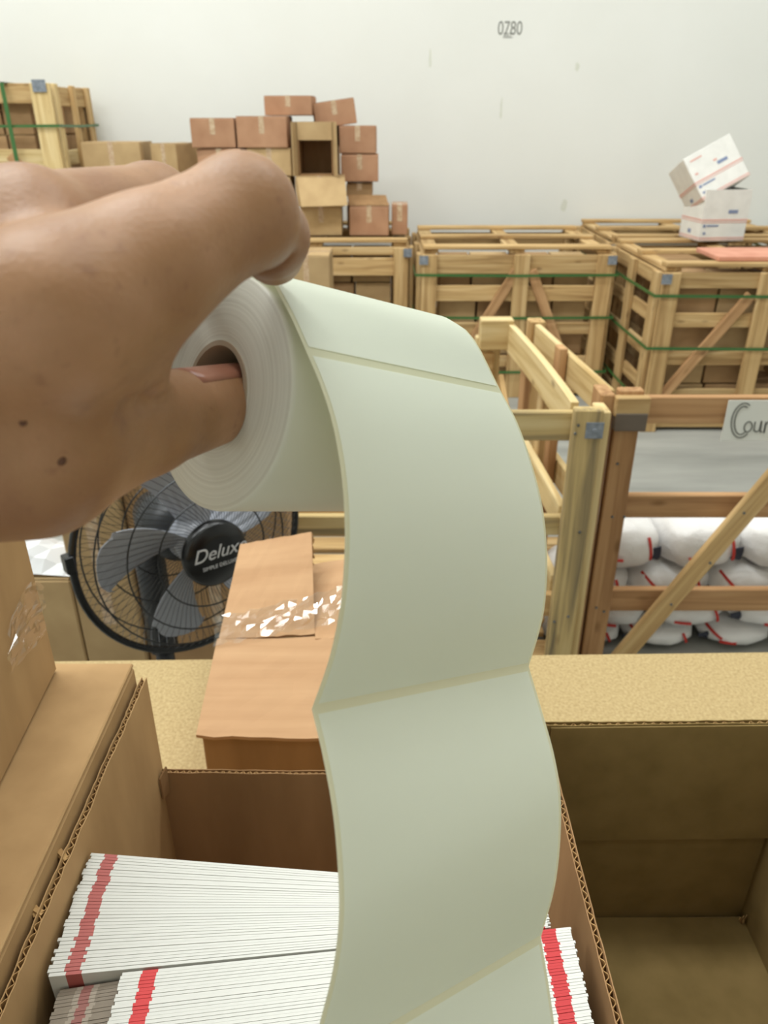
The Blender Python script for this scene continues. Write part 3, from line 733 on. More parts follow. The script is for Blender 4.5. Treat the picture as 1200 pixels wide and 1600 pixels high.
plank('post', (fx-0.02, fy+0.04, 0), (fx-0.02, fy+0.04, ZN-0.06), 0.085, 0.04, n, M['wood_light'], r)
plank('post_cap', (fx-0.055, fy, ZN-0.04), (fx+0.055, fy, ZN-0.04), 0.1, 0.06, n, M['wood_light'], r)
A = Vector((xpa-0.018, YL+0.03, ZN-0.05)); B = Vector((fx+0.045, fy, ZN-0.05))
ns = Vector((-1, -0.1, 0))
plank('side_rail', A, B, 0.09, 0.02, ns, M['wood_light'], r, bow=-0.008)
for dz in (-0.27, -0.48):
    plank('side_rail', A+Vector((0, 0, dz)), B+Vector((0, 0, dz)), 0.075, 0.02, ns, M['wood_light'], r)
mid_ = A.lerp(B, 0.45)
plank('post', mid_+Vector((0.02, 0, -ZN+0.05)), mid_+Vector((0.02, 0, 0.03)), 0.06, 0.02, ns, M['wood'], r)
mid_ = A.lerp(B, 0.75)
plank('post', mid_+Vector((0.02, 0, -ZN+0.05)), mid_+Vector((0.02, 0, 0.0)), 0.06, 0.02, ns, M['wood_dark'], r)
plank('brace', A+Vector((-0.02, 0.02, -0.62)), B+Vector((-0.02, 0, -0.15)), 0.055, 0.018, ns, M['wood'], r)
for z in (ZN-0.15, ZN-0.4, 0.15):
    plank('back_rail', (XL0, fy+0.02, z), (fx, fy+0.02, z), 0.08, 0.02, n, M['wood'], r)
plank('post', (XL0, fy+0.04, 0), (XL0, fy+0.04, ZN), 0.08, 0.03, n, M['wood'], r)
for z in (ZN-0.05, ZN-0.4): plank('side_rail', (XL0, YL+0.03, z), (XL0, fy, z), 0.08, 0.02, ns, M['wood'], r)
for k in range(7):
    y = YL+0.06+k*0.125; plank('base_board', (XL0, y, 0.08), (xpa, y, 0.08), 0.09, 0.02, (0, 0, 1), M['wood'], r)
for i, (x, z, k) in enumerate([(0.28, 0.09, 51), (0.29, 0.20, 52), (0.28, 0.31, 53), (0.02, 0.09, 54), (0.02, 0.2, 55)]):
    lab = 'white bag in the crate behind the hanging labels, ' + ['bottom right', 'middle right', 'top right', 'bottom left', 'top left'][i]
    bag(lab, (x, 2.0, z), (0.24, 0.24, 0.115), 0, k)

# ================================================================== CARTONS BEHIND THE FAN
a = atY(108, 905, 1.52)
carton('tall tan carton left of the fan behind the table', ((a.x-1.05)/2, 1.60, 0.0), (a.x+1.05, 0.16, a.z), 0, 'carton_b')
b0 = a.x+0.004; b1 = atY(196, 900, 1.48).x
carton('narrow tan carton directly behind the left half of the fan', ((b0+b1)/2, 1.60, 0), (b1-b0, 0.16, 0.83), 0, 'carton_b')
carton('dark brown carton behind the middle of the fan', ((b1-0.22)/2+0.002, 1.61, 0), (-0.22-b1, 0.15, 0.80), 0, 'carton_c')
# crumpled white plastic bag on the left carton
pb = MB(); base = a.z+0.001
rn = random.Random(3); gx, gy = 9, 7
P = atY(80, 880, 1.53)
for j in range(gy):
    for i in range(gx):
        fx_, fy_ = i/(gx-1), j/(gy-1)
        x = P.x-0.15+0.225*fx_*(1-0.25*abs(fy_-0.5)); y = 1.525+0.14*fy_
        z = base+0.002+(0.085*math.sin(math.pi*min(1, fy_*0.95+0.05))*(1-0.92*fx_**1.3))+rn.uniform(0, 0.016)*(0 < i < gx-1)*(0 < j < gy-1)
        pb.v.append(Vector((x, y, z)))
for j in range(gy-1):
    for i in range(gx-1): pb.f.append((j*gx+i, j*gx+i+1, (j+1)*gx+i+1, (j+1)*gx+i))
o = pb.build('plastic_bag', M['poly'], origin=(P.x, 1.55, base)); props(o, 'crumpled white plastic bag on the tan carton left of the fan', 'bag')
md = o.modifiers.new('thick', 'SOLIDIFY'); md.thickness = 0.0015

# ================================================================== FAN
FC = c2w(cpx(304, 842, 1.44))
az = math.radians(40)
nf = Vector((math.sin(az)*0.99, -math.cos(az), 0.06)).normalized()
fu = Vector((0, 0, 1)).cross(nf).normalized(); fv = nf.cross(fu)          # fu: image right, fv: up
RF = 0.225
fan = root('pedestal_fan', (FC.x, FC.y, 0), 'black pedestal fan with grey blades and wire guard behind the table', 'fan')
def fp(rad, ang, h): return FC + (fu*math.cos(ang)+fv*math.sin(ang))*rad + nf*h
m = MB(); m.tube([fp(RF, 2*math.pi*i/72, 0) for i in range(72)], 0.007, 8, True); m.build('guard_rim', M['black'], fan, smooth=True)
def guard(h1, sgn, name, nw, twist, rr):
    m = MB()
    for k in range(nw):
        a0 = 2*math.pi*k/nw; pts = []
        for i in range(9):
            t = i/8; rad = 0.055+(RF-0.055)*t
            hh = h1*(1-t**3.2)
            pts.append(fp(rad, a0+twist*math.sin(t*1.5), sgn*hh))
        m.tube(pts, rr, 3)
    o = m.build(name, M['wire_tan'], fan); o['kind'] = 'stuff'
    m = MB()
    for rad in (0.105, 0.155, 0.2):
        t = (rad-0.055)/(RF-0.055); hh = h1*(1-t**3.2)
        m.tube([fp(rad, 2*math.pi*i/48, sgn*(hh+0.001)) for i in range(48)], 0.0016, 5, True)
    m.build(name+'_hoop', M['wire'], fan)
guard(0.075, 1, 'front_guard', 84, 0.55, 0.00055)
guard(0.085, -1, 'back_guard', 84, -0.55, 0.00055)
# badge
m = MB(); m.lathe([(0.072, 0.062), (0.085, 0.062), (0.092, 0.056), (0.094, 0.03), (0.0945, 0.0)], FC, nf, 40); hub = m.build('hub_cap', M['black'], fan, smooth=True)
m = MB(); m.lathe([(-0.02, 0.0), (-0.02, 0.045), (0.03, 0.045), (0.04, 0.03), (0.04, 0)], FC, nf, 32); m.build('blade_hub', M['blade'], fan, smooth=True)
RT = Matrix((fu, fv, nf)).transposed()
tilt_r = Matrix.Rotation(math.radians(-2), 3, 'Z')
text_mesh('lettering', 'Deluxe', 0.036, M['logo'], hub, FC+nf*0.0955+fv*0.008+fu*0.002, RT @ tilt_r, shear=0.35, depth=0.0003)
text_mesh('lettering', 'SIMPLE DELUXE', 0.010, M['logo'], hub, FC+nf*0.0955-fv*0.018, RT @ tilt_r, depth=0.0003)
def blade(a0):
    m = MB(); nr, na = 10, 13
    rib = []
    for i in range(nr):
        t = i/(nr-1); rad = 0.04+0.15*t
        half = 0.26+0.10*math.sin(t*math.pi*0.6)
        half = 0.5*(0.86 - 0.16*t)
        c0_ = a0 + 0.22*t*t
        for j in range(na):
            f = j/(na-1)*2-1
            rr_ = rad - (0.02*abs(f)**4 if t > 0.9 else 0)
            ang = c0_+half*f
            m.v.append(fp(rr_, ang, 0.012-0.028*f*(1-0.4*t)+0.0018*(j % 2)))
    for i in range(nr-1):
        for j in range(na-1): m.f.append((i*na+j, i*na+j+1, (i+1)*na+j+1, (i+1)*na+j))
    o = m.build('blade', M['blade'], fan)
    md = o.modifiers.new('thick', 'SOLIDIFY'); md.thickness = 0.002
for k in range(5): blade(math.radians(165+72*k))
m = MB(); m.lathe([(-0.18, 0.0), (-0.18, 0.045), (-0.12, 0.065), (-0.05, 0.062), (-0.03, 0.04), (-0.03, 0)], FC, nf, 28); m.build('motor_housing', M['dark_plastic'], fan, smooth=True)
pc = FC - nf*0.15 - fu*0.035
m = MB(); m.tube([(pc.x, pc.y, 0.06), (pc.x, pc.y, FC.z-0.30)], 0.020, 12); m.tube([(pc.x, pc.y, FC.z-0.32), (pc.x, pc.y, FC.z-0.04)], [0.032, 0.03], 12); m.build('pole', M['dark_plastic'], fan, smooth=True)
m = MB(); m.lathe([(0, 0.0), (0, 0.14), (0.02, 0.14), (0.05, 0.05), (0.06, 0.03), (0.06, 0)], (pc.x, pc.y, 0), (0, 0, 1), 36); m.build('base', M['black'], fan, smooth=True)
m = MB(); cl = fp(RF+0.006, math.radians(172), 0); m.obox(cl, fu*0.008, fv*0.016, nf*0.012); m.build('rim_clip', M['black'], fan, bevel=0.002)

# ================================================================== TABLE
b0 = atZ(175, 1031, TZ); b1 = atZ(1200, 1018, TZ)
slope = (b1.y-b0.y)/(b1.x-b0.x)
yb = lambda x: b0.y+slope*(x-b0.x)
tab = root('work_table', (0, 0.5, 0), 'particle board work table under the open boxes', 'table')
X0, X1 = -1.1, 1.1
m = MB(); m.hexa([(X0, 0.02, TZ-0.025), (X1, 0.02, TZ-0.025), (X1, yb(X1), TZ-0.025), (X0, yb(X0), TZ-0.025), (X0, 0.02, TZ), (X1, 0.02, TZ), (X1, yb(X1), TZ), (X0, yb(X0), TZ)])
m.build('tabletop', M['mdf'], tab, bevel=0.002)
for x in (X0+0.06, X1-0.06):
    for y in (0.08, 0.80):
        m = MB(); m.box((x-0.025, y-0.025, 0), (x+0.025, y+0.025, TZ-0.025)); m.build('leg', M['steel'], tab, bevel=0.002)
for y in (0.08, 0.80):
    m = MB(); m.box((X0+0.085, y-0.02, TZ-0.09), (X1-0.085, y+0.02, TZ-0.026)); m.build('apron_rail', M['steel'], tab)

# ================================================================== OPEN CARTONS ON THE TABLE
def corr_panel(parent, A, B, zlo, zA, zB, inward, mat, name='wall_panel', th=0.0045, rag=0.0008, pitch=0.0075, seed=1, mat_in=None):
    """corrugated board wall from A to B (x,y), top height runs zA..zB; liners plus a wave of fluting between"""
    rn = random.Random(seed); A = Vector((A[0], A[1], 0)); B = Vector((B[0], B[1], 0)); d = (B-A); Ln = d.length; d.normalize(); inw = Vector((inward[0], inward[1], 0)).normalized()
    N_ = max(4, int(Ln/0.006)); m = MB()
    for (off, t) in ((0.0, 0.0007), (th-0.0007, 0.0007)):
        n0 = len(m.v); jit = 0.0
        for i in range(N_+1):
            f = i/N_; z = zA+(zB-zA)*f; jit = jit*0.6+rn.uniform(-rag, rag)
            p_ = A+d*Ln*f+inw*off
            for (o_, zz_) in ((0, zlo), (t, zlo), (t, z+jit), (0, z+jit)):
                q_ = p_+inw*o_; m.v.append(Vector((q_.x, q_.y, zz_)))
        for i in range(N_):
            for j in range(4):
                a_ = n0+i*4+j; b_ = n0+i*4+(j+1) % 4; m.f.append((a_, b_, b_+4, a_+4))
        m.f.append((n0, n0+1, n0+2, n0+3)); e = n0+N_*4; m.f.append((e+3, e+2, e+1, e))
    o = m.build(name, mat, parent)
    if mat_in: pass
    fl = MB(); K = int(Ln/pitch*8)
    for i in range(K+1):
        s_ = Ln*i/K; z = zA+(zB-zA)*i/K-0.0012; am = (th-0.0018)/2
        q_ = A+d*s_+inw*(th/2+am*math.sin(2*math.pi*s_/pitch))
        fl.v.append(Vector((q_.x, q_.y, zlo))); fl.v.append(Vector((q_.x, q_.y, z+rn.uniform(-0.0004, 0.0004))))
    for i in range(K): fl.f.append((2*i, 2*i+1, 2*i+3, 2*i+2))
    fo = fl.build('fluting', M['flute'], o)
    md = fo.modifiers.new('thick', 'SOLIDIFY'); md.thickness = 0.0005
    return o
# --- envelope carton
EXL, EXR, EYB, EYF = -0.201, 0.1315, 0.516, 0.075
ZL = CZ-0.42; ZRt = CZ-0.442
eb = root('open_carton', (-0.03, 0.3, TZ), 'open brown carton filled with white mailer envelopes', 'box')
corr_panel(eb, (EXL-0.0045, EYF), (EXL-0.0045, EYB), TZ+0.001, ZL+0.002, ZL, (1, 0), M['kraft'], seed=2, rag=0.0012)
corr_panel(eb, (EXR, EYF), (EXR, EYB), TZ+0.001, ZRt, ZRt, (-1, 0), M['kraft_dark'], seed=3)
zbk = CZ-0.523
corr_panel(eb, (EXL, EYB-0.006), (EXR-0.005, EYB-0.006), TZ+0.001, zbk, zbk-0.006, (0, 1), M['kraft_dark'], seed=4, rag=0.0004, pitch=0.006)
corr_panel(eb, (EXL, EYF), (EXR-0.005, EYF), TZ+0.001, ZRt-0.03, ZRt-0.03, (0, 1), M['kraft_dark'], seed=5)
m = MB(); m.box((EXL, EYF+0.006, TZ+0.001), (EXR-0.006, EYB-0.008, TZ+0.005)); m.build('base_panel', M['kraft_dark'], eb)
# torn paper tags along the left edge
m = MB()
for (px, py, s_) in ((188, 1112, 0.012), (100, 1338, 0.008), (60, 1425, 0.006)):
    c = atZ(px, py, ZL+0.002); rn = random.Random(px)
    for k in range(3):
        d_ = Vector((-0.6+rn.uniform(-.4, .4), 0.3+rn.uniform(-.3, .3), 0.3)).normalized()
        s0 = c+Vector((rn.uniform(-.002, .002), rn.uniform(-.002, .002), -0.003))
        m.bar(s0, s0+d_*s_, 0.004, 0.0006, (0, 0.3, 1))
m.build('torn_paper', M['flute'], eb)
# folded corner tab
m = MB(); m.hexa([(EXL+0.001, EYB-0.016, zbk-0.022), (EXL+0.0025, EYB-0.016, zbk-0.022), (EXL+0.006, EYB-0.008, zbk-0.022), (EXL+0.0045, EYB-0.008, zbk-0.022), (EXL+0.001, EYB-0.016, zbk+0.002), (EXL+0.0025, EYB-0.016, zbk+0.002), (EXL+0.007, EYB-0.008, zbk+0.009), (EXL+0.0055, EYB-0.008, zbk+0.009)]); m.build('corner_tab', M['kraft_dark'], eb)
# --- envelopes
EW0 = 0.306
def env_mesh(notch):
    m = MB(); H_ = 0.252; tl, tr = (0.00190, 0.00155) if notch else (0.00212, 0.00070); EW = EW0 if notch else 0.299
    if not notch: prof = [(0, 0), (EW, 0), (EW, H_), (0.0, H_)]
    else: prof = [(0, 0), (EW, 0), (EW, H_), (0.037, H_), (0.0362, H_-0.007), (0.0, H_-0.010)]
    k = len(prof)
    def th(x): return tl+(tr-tl)*min(1, x/EW)
    for sgn in (-1, 1):
        for (x, z) in prof: m.v.append(Vector((x, sgn*th(x)/2, z)))
    m.f.append(tuple(range(k-1, -1, -1))); m.f.append(tuple(range(k, 2*k)))
    for i in range(k): m.f.append((i, (i+1) % k, k+(i+1) % k, k+i))
    me = bpy.data.meshes.new('mailer_envelope'); me.from_pydata(m.v, [], m.f)
    bm = bmesh.new(); bm.from_mesh(me); bmesh.ops.recalc_face_normals(bm, faces=bm.faces)
    bm.to_mesh(me); bm.free(); return me
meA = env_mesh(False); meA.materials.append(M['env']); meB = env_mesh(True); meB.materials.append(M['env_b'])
rn = random.Random(11)
def nth(i):
    k = i+1; sf = 'th' if 10 <= k % 100 <= 20 else {1: 'st', 2: 'nd', 3: 'rd'}.get(k % 10, 'th')
    return '%d%s' % (k, sf)
def env(me, xl, yl, yr, z, lab, grp, tip=0.0):
    o = bpy.data.objects.new('mailer_envelope', me); COL.objects.link(o)
    o.location = (xl, yl, z); o.rotation_euler = (tip, 0, math.atan2(yr-yl, EW0))
    props(o, lab, 'envelope', grp)
ZE = TZ+0.0055
NA = 35
for i in range(NA):
    f = i/(NA-1); jj = rn.uniform(0, 0.0022)
    yl = 0.358+(0.2755-0.358)*f; yr = 0.331+(0.3065-0.331)*f
    env(meA, EXL+0.0015+jj+0.003*f*f, yl, yr, ZE+rn.uniform(0, 0.0003), 'white mailer envelope, %s from the back of the rear bundle in the open carton' % nth(i), 'mailer envelopes, rear bundle')
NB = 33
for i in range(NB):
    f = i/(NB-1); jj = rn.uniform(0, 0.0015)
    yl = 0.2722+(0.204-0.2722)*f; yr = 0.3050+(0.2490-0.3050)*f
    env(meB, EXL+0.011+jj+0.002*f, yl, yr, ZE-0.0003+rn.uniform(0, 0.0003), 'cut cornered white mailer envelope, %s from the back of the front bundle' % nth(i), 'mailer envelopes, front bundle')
# --- empty carton at right
QX0, QX1, QYB, QYF = 0.1345, 0.352, 0.490, 0.10
zq = CZ-0.450
qb = root('open_carton', (0.24, 0.3, TZ), 'open empty brown carton with dark inside, right of the envelope carton', 'box')
y1_ = atZ(1200, 1129, zq).y
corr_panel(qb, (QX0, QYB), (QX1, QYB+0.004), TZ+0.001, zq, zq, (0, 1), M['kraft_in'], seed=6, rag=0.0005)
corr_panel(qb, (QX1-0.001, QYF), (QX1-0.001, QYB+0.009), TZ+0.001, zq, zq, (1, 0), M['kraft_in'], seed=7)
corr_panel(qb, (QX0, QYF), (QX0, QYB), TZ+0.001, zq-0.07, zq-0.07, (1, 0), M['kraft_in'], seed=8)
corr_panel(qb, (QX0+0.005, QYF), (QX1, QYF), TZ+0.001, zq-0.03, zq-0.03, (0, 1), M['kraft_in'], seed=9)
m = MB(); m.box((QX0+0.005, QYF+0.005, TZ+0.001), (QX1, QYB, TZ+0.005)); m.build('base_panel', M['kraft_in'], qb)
zc = CZ-0.583
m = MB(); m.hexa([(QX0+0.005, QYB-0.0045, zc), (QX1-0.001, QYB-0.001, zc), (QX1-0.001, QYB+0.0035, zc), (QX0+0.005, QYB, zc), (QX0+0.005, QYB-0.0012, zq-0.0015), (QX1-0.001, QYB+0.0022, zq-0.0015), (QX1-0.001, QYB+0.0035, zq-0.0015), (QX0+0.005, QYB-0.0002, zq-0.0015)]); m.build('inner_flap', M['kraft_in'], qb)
m = MB(); rn2 = random.Random(5); c = Vector((QX1-0.004, QYB-0.006, TZ+0.006))
for k in range(6):
    d_ = Vector((rn2.uniform(-.6, .1), rn2.uniform(-.6, 0), 1)).normalized(); m.bar(c, c+d_*rn2.uniform(0.006, 0.013), 0.003, 0.0006, (1, -1, 0))
m.build('torn_paper', M['flute'], qb)

# --- left cartons
h7 = CZ-0.402
lf = root('cardboard_box', (-0.45, 0.3, TZ), 'flat topped brown carton beside the envelope carton, carrying another carton', 'box')
m = MB(); m.box((-0.62, 0.06, TZ+0.0005), (EXL-0.0075, 0.513, h7-0.004)); m.build('body', M['kraft'], lf, bevel=0.002)
m = MB(); m.box((-0.62, 0.06, h7-0.004), (EXL-0.008, 0.15, h7)); m.build('top_flap', M['kraft'], lf, bevel=0.001)
m = MB(); m.box((-0.62, 0.153, h7-0.004), (EXL-0.008, 0.513, h7-0.0005)); m.build('top_flap', M['kraft'], lf, bevel=0.001)
b6 = root('cardboard_box', (-0.42, 0.3, h7), 'upright brown carton with creased tape, standing on the flat topped carton', 'box')
m = MB(); xa, xb_ = -0.268, -0.252
m.hexa([(-0.60, 0.08, h7+0.001), (xb_+0.012, 0.08, h7+0.001), (xa, 0.503, h7+0.001), (-0.60, 0.503, h7+0.001), (-0.60, 0.08, h7+0.2), (xb_+0.012, 0.08, h7+0.2), (xa, 0.503, h7+0.2), (-0.60, 0.503, h7+0.2)])
m.build('body', M['kraft'], b6, bevel=0.002)
# crinkled clear tape on its right face
def onface(px, py):
    d_ = dirw(px, py)
    # plane through (xa,.503) and (xb_+.012,.08), vertical
    n_ = Vector((0.503-0.08, -(xa-(xb_+0.012)), 0)).normalized()
    p0_ = Vector((xa, 0.503, 0)); s_ = n_.dot(p0_-Vector((0, 0, CZ))*0)/n_.dot(d_)
    return Vector((d_.x*s_, d_.y*s_, CZ+d_.z*s_)) + n_*0.0012
rn3 = random.Random(9); m = MB()
for j in range(15):
    for i in range(9):
        px = 8+56*i/8+3*math.sin(j*0.9); py = 1056-8*i-110*j/14*(1-0.02*abs(i-4)**2)
        m.v.append(onface(px, py)+Vector((1, 0.05, 0))*(0.0012+0.0022*(math.sin(i*2.1+j*0.7)*0.5+0.5)*rn3.random()))
for j in range(14):
    for i in range(8): m.f.append((j*9+i, j*9+i+1, (j+1)*9+i+1, (j+1)*9+i))
m.build('packing_tape', M['clear'], b6)

# --- pinkish torn carton
pk = root('torn_carton', (-0.1, 0.75, TZ), 'pinkish torn carton with clear tape behind the envelope carton', 'box')
hp = CZ-0.622
A = atZ(309, 1152, hp); B = atZ(520, 1147, hp); yfr = A.y
E0 = atZ(340, 1002, hp); 
xr = 0.10
bkx = E0.x; bky = E0.y
m = MB()
zf = lambda x: yfr-0.012*(x-A.x)/0.4
m.hexa([(A.x+0.003, yfr+0.006, TZ+0.0005), (xr, zf(xr)+0.006, TZ+0.0005), (xr, bky, TZ+0.0005), (bkx+0.004, bky, TZ+0.0005), (A.x+0.003, yfr+0.006, hp-0.004), (xr, zf(xr)+0.006, hp-0.004), (xr, bky, hp-0.004), (bkx+0.004, bky, hp-0.004)])
m.build('body', M['kraft_dark'], pk, bevel=0.0015)
def sheet(pts_l, pts_r, nx, thick, name, mat, ragtop=0.0, jz=0.0015, seed=1, parent=pk):
    """sheet lofted between left and right edge polylines, last row ragged"""
    rn_ = random.Random(seed); m_ = MB(); ny = len(pts_l)
    for j in range(ny):
        for i in range(nx):
            p_ = Vector(pts_l[j]).lerp(Vector(pts_r[j]), i/(nx-1)); p_.z += rn_.uniform(-jz, jz)
            if j in (0, ny-1) and ragtop: p_.y += rn_.uniform(-ragtop, ragtop)
            m_.v.append(p_)
    for j in range(ny-1):
        for i in range(nx-1): m_.f.append((j*nx+i, j*nx+i+1, (j+1)*nx+i+1, (j+1)*nx+i))
    o_ = m_.build(name, mat, parent)
    md_ = o_.modifiers.new('thick', 'SOLIDIFY'); md_.thickness = thick; md_.offset = 0
    return o_
def lerpn(a, b, n_): return [Vector(a).lerp(Vector(b), i/(n_-1)) for i in range(n_)]
# near top panel
sheet(lerpn((A.x-0.002, yfr, hp), (E0.x, E0.y, hp+0.002), 9), lerpn((xr, zf(xr), hp-0.001), (xr, E0.y+0.01, hp+0.002), 9), 16, 0.0045, 'top_panel', M['pink'], 0.0012, 0.0007, 2)
# raised far flap
yT = 1.02
Ft = atY(366, 868, yT); Ft2 = atY(372, 852, yT+0.004); Gt = atY(494, 830, yT); 
s0 = Vector((E0.x, E0.y+0.002, hp+0.003)); 
TL = Ft2; TR = atY(560, 822, yT)
sR = Vector((xr, E0.y+0.012, hp+0.003))
# the flap is built as two leaves, the right one torn shorter
def lv(px0, py0, px1, py1, pxb0, pxb1, seed, name):
    tl, tr = atY(px0, py0, yT), atY(px1, py1, yT)
    f0 = atZ(pxb0, 1000, hp+0.003); f1 = atZ(pxb1, 992, hp+0.003)
    Ls = lerpn(f0, tl, 9); Rs = lerpn(f1, tr, 9)
    rn_ = random.Random(seed)
    for j in range(1, 8):
        dz = 0.0007*math.sin(j*2.3)
        Ls[j].z += dz; Rs[j].z += dz
    return sheet(Ls, Rs, 14, 0.0042, name, M['pink'], 0.0010, 0.0007, seed)
lv(376, 852, 487, 832, 342, 492, 21, 'raised_flap')
lv(484, 884, 640, 858, 493, 640, 22, 'raised_flap')
# ragged paper fringe
m = MB(); rn4 = random.Random(8)
for k in range(14):
    t = k/13; c = atY(487-1*t, 836+46*t, yT-0.002*t); d_ = Vector((1, rn4.uniform(-.4, .2), rn4.uniform(-.5, .5))).normalized(); m.bar(c, c+d_*rn4.uniform(0.002, 0.006), 0.003, 0.0008, (0, -1, 0.5))
m.build('torn_paper', M['flute'], pk)
# creases of the panels (raised ridges) and the crumpled clear tape
m = MB(); rn5 = random.Random(4); gx, gy = 30, 9
for j in range(gy):
    for i in range(gx):
        fx_ = i/(gx-1); fy_ = j/(gy-1)
        px = 336+300*fx_; py = (1012-52*fx_)-44*fy_-30*max(0, fx_-0.3)*fy_
        tt = max(0, min(1, (1000-py)/148))
        base_ = atZ(px, min(py, 1030), hp+0.003)
        if py < 998:
            a_ = atZ(px, 997, hp+0.003); b_ = atY(px+12, 850, yT); q_ = a_.lerp(b_, (998-py)/148.0)
        else: q_ = base_
        m.v.append(q_+Vector((0, -0.003, 0.005))+Vector((rn5.uniform(-.002, .002), rn5.uniform(-.003, .001), rn5.uniform(-.002, .005))))
for j in range(gy-1):
    for i in range(gx-1): m.f.append((j*gx+i, j*gx+i+1, (j+1)*gx+i+1, (j+1)*gx+i))
m.build('packing_tape', M['clear'], pk)

# ================================================================== LABEL ROLL
AX = np.array([0.69, 0.0, 0.724]); AX /= np.linalg.norm(AX)
SX = np.array([AX[2], 0, -AX[0]]); TY = np.array([0, 1.0, 0])
C0 = np.array([-0.0545, -0.0388, 0.2495]); WID = 0.102; RR = 0.0386; RH = 0.0152
k0 = C0 @ AX
def edge_pt(px, py, k):
    d_ = np.array([(px-600)/F, (py-800)/F, 1.0]); return d_*((k0+k)/(d_ @ AX))
ax_w = (c2w(AX)-c2w((0, 0, 0))); c0w = c2w(C0)
rl = root('label_roll', c0w, 'roll of white shipping labels in the hand with a long strip hanging down', 'labels')
m = MB()
m.lathe([(0.0, RH+0.0015), (0.0, RR-0.0012), (0.0008, RR-0.0003), (0.002, RR), (WID-0.001, RR), (WID, RR-0.001), (WID, RH+0.0015)], (0, 0, 0), (1, 0, 0), 96)
me = bpy.data.meshes.new('wound_labels'); me.from_pydata(m.v, [], m.f)
def orient_x(o):
    X = ax_w.normalized(); Z = Vector((0, 0, 1)); Y = Z.cross(X).normalized(); Z = X.cross(Y)
    o.rotation_mode = 'QUATERNION'; o.rotation_quaternion = Matrix((X, Y, Z)).transposed().to_quaternion()
o = place('wound_labels', me, M['rollside'], rl, c0w, True); orient_x(o)
m = MB(); m.lathe([(-0.0004, RH), (-0.0004, RH+0.0016), (WID, RH+0.0016), (WID, RH), (-0.0004, RH)], (0, 0, 0), (1, 0, 0), 64)
me = bpy.data.meshes.new('core'); me.from_pydata(m.v, [], m.f); M['core'] = plain('core_card', (172, 156, 134), 0.8); o = place('core', me, M['core'], rl, c0w, False); orient_x(o)
# strip
segsL = [[(425, 441), (452, 490), (478, 548)],
         [(478, 548), (500, 600), (519, 660), (532, 730), (538, 800), (538, 870), (531, 950), (514, 1030), (487, 1108)],
         [(487, 1108), (505, 1185), (520, 1270), (528, 1360), (529, 1440), (519, 1520), (499, 1600), (478, 1680)],
         [(478, 1680), (490, 1760), (500, 1830)]]
segsR = [[(697, 496), (738, 526), (782, 610)],
         [(782, 610), (810, 664), (834, 735), (849, 800), (855, 870), (852, 940), (842, 990), (826, 1041)],
         [(826, 1041), (848, 1115), (866, 1180), (876, 1245), (875, 1320), (866, 1390), (845, 1465)],
         [(845, 1465), (856, 1530), (866, 1600), (872, 1660)]]
def resample(P, n_):
    P = np.array(P); 
    # catmull-rom dense
    dense = []
    Q = np.vstack([2*P[0]-P[1], P, 2*P[-1]-P[-2]])
    for i in range(1, len(Q)-2):
        for t in np.linspace(0, 1, 12, endpoint=False):
            p0_, p1_, p2_, p3_ = Q[i-1], Q[i], Q[i+1], Q[i+2]
            dense.append(0.5*((2*p1_)+(-p0_+p2_)*t+(2*p0_-5*p1_+4*p2_-p3_)*t*t+(-p0_+3*p1_-3*p2_+p3_)*t**3))
    dense.append(Q[-2]); D = np.array(dense); L_ = np.r_[0, np.cumsum(np.linalg.norm(np.diff(D, axis=0), axis=1))]
    return np.array([[np.interp(s_, L_, D[:, c_]) for c_ in range(3)] for s_ in np.linspace(0, L_[-1], n_)])
rowsL, rowsR, seg_id = [], [], []
for si in range(4):
    n_ = (8, 30, 30, 10)[si]
    a_ = resample([edge_pt(*q, 0.0) for q in segsL[si]], n_); b_ = resample([edge_pt(*q, WID) for q in segsR[si]], n_)
    rowsL.append(a_); rowsR.append(b_)
# lead-in over the roll behind the crest, following the winding
def circ(ang, k, r_): return C0+AX*k+SX*r_*math.cos(ang)+TY*(-r_*math.sin(ang))
def ang_of(p_, k):
    q_ = p_-(C0+AX*k); return math.atan2(-(q_ @ TY), q_ @ SX), math.hypot(q_ @ TY, q_ @ SX)
aL, rL_ = ang_of(rowsL[0][0], 0.0); aR, rR_ = ang_of(rowsR[0][0], WID)
leadL, leadR = [], []
for i in range(12, 0, -1):
    t = i/12
    leadL.append(circ(aL+(2.2-aL)*t, 0, rL_+(RR+0.0004-rL_)*min(1, t*1.5))); leadR.append(circ(aR+(2.2-aR)*t, WID, rR_+(RR+0.0004-rR_)*min(1, t*1.5)))
rowsL[0] = np.vstack([leadL, rowsL[0]]); rowsR[0] = np.vstack([leadR, rowsR[0]])
def strip_mesh(name, Ls, Rs, inset, off, mat, nx=14, v0=0, v1=None, th=0.00015):
    m_ = MB(); ny = len(Ls); P = np.zeros((ny, nx, 3))
    for j in range(ny):
        for i in range(nx):
            f = inset+(1-2*inset)*i/(nx-1); P[j, i] = Ls[j]*(1-f)+Rs[j]*f
    # normals toward the camera side
    nrm = np.zeros_like(P)
    du = np.gradient(P, axis=1); dv = np.gradient(P, axis=0); nn = np.cross(du, dv); nn /= (np.linalg.norm(nn, axis=2, keepdims=True)+1e-12)
    if (nn[ny//2, nx//2] @ np.array([0, 0, 1.0])) > 0: nn = -nn
    P = P+nn*off
    for j in range(ny):
        for i in range(nx): m_.v.append(c2w(P[j, i]))
    for j in range(ny-1):
        for i in range(nx-1): m_.f.append((j*nx+i, j*nx+i+1, (j+1)*nx+i+1, (j+1)*nx+i))
    o_ = m_.build(name, mat, rl, smooth=True)
    return o_
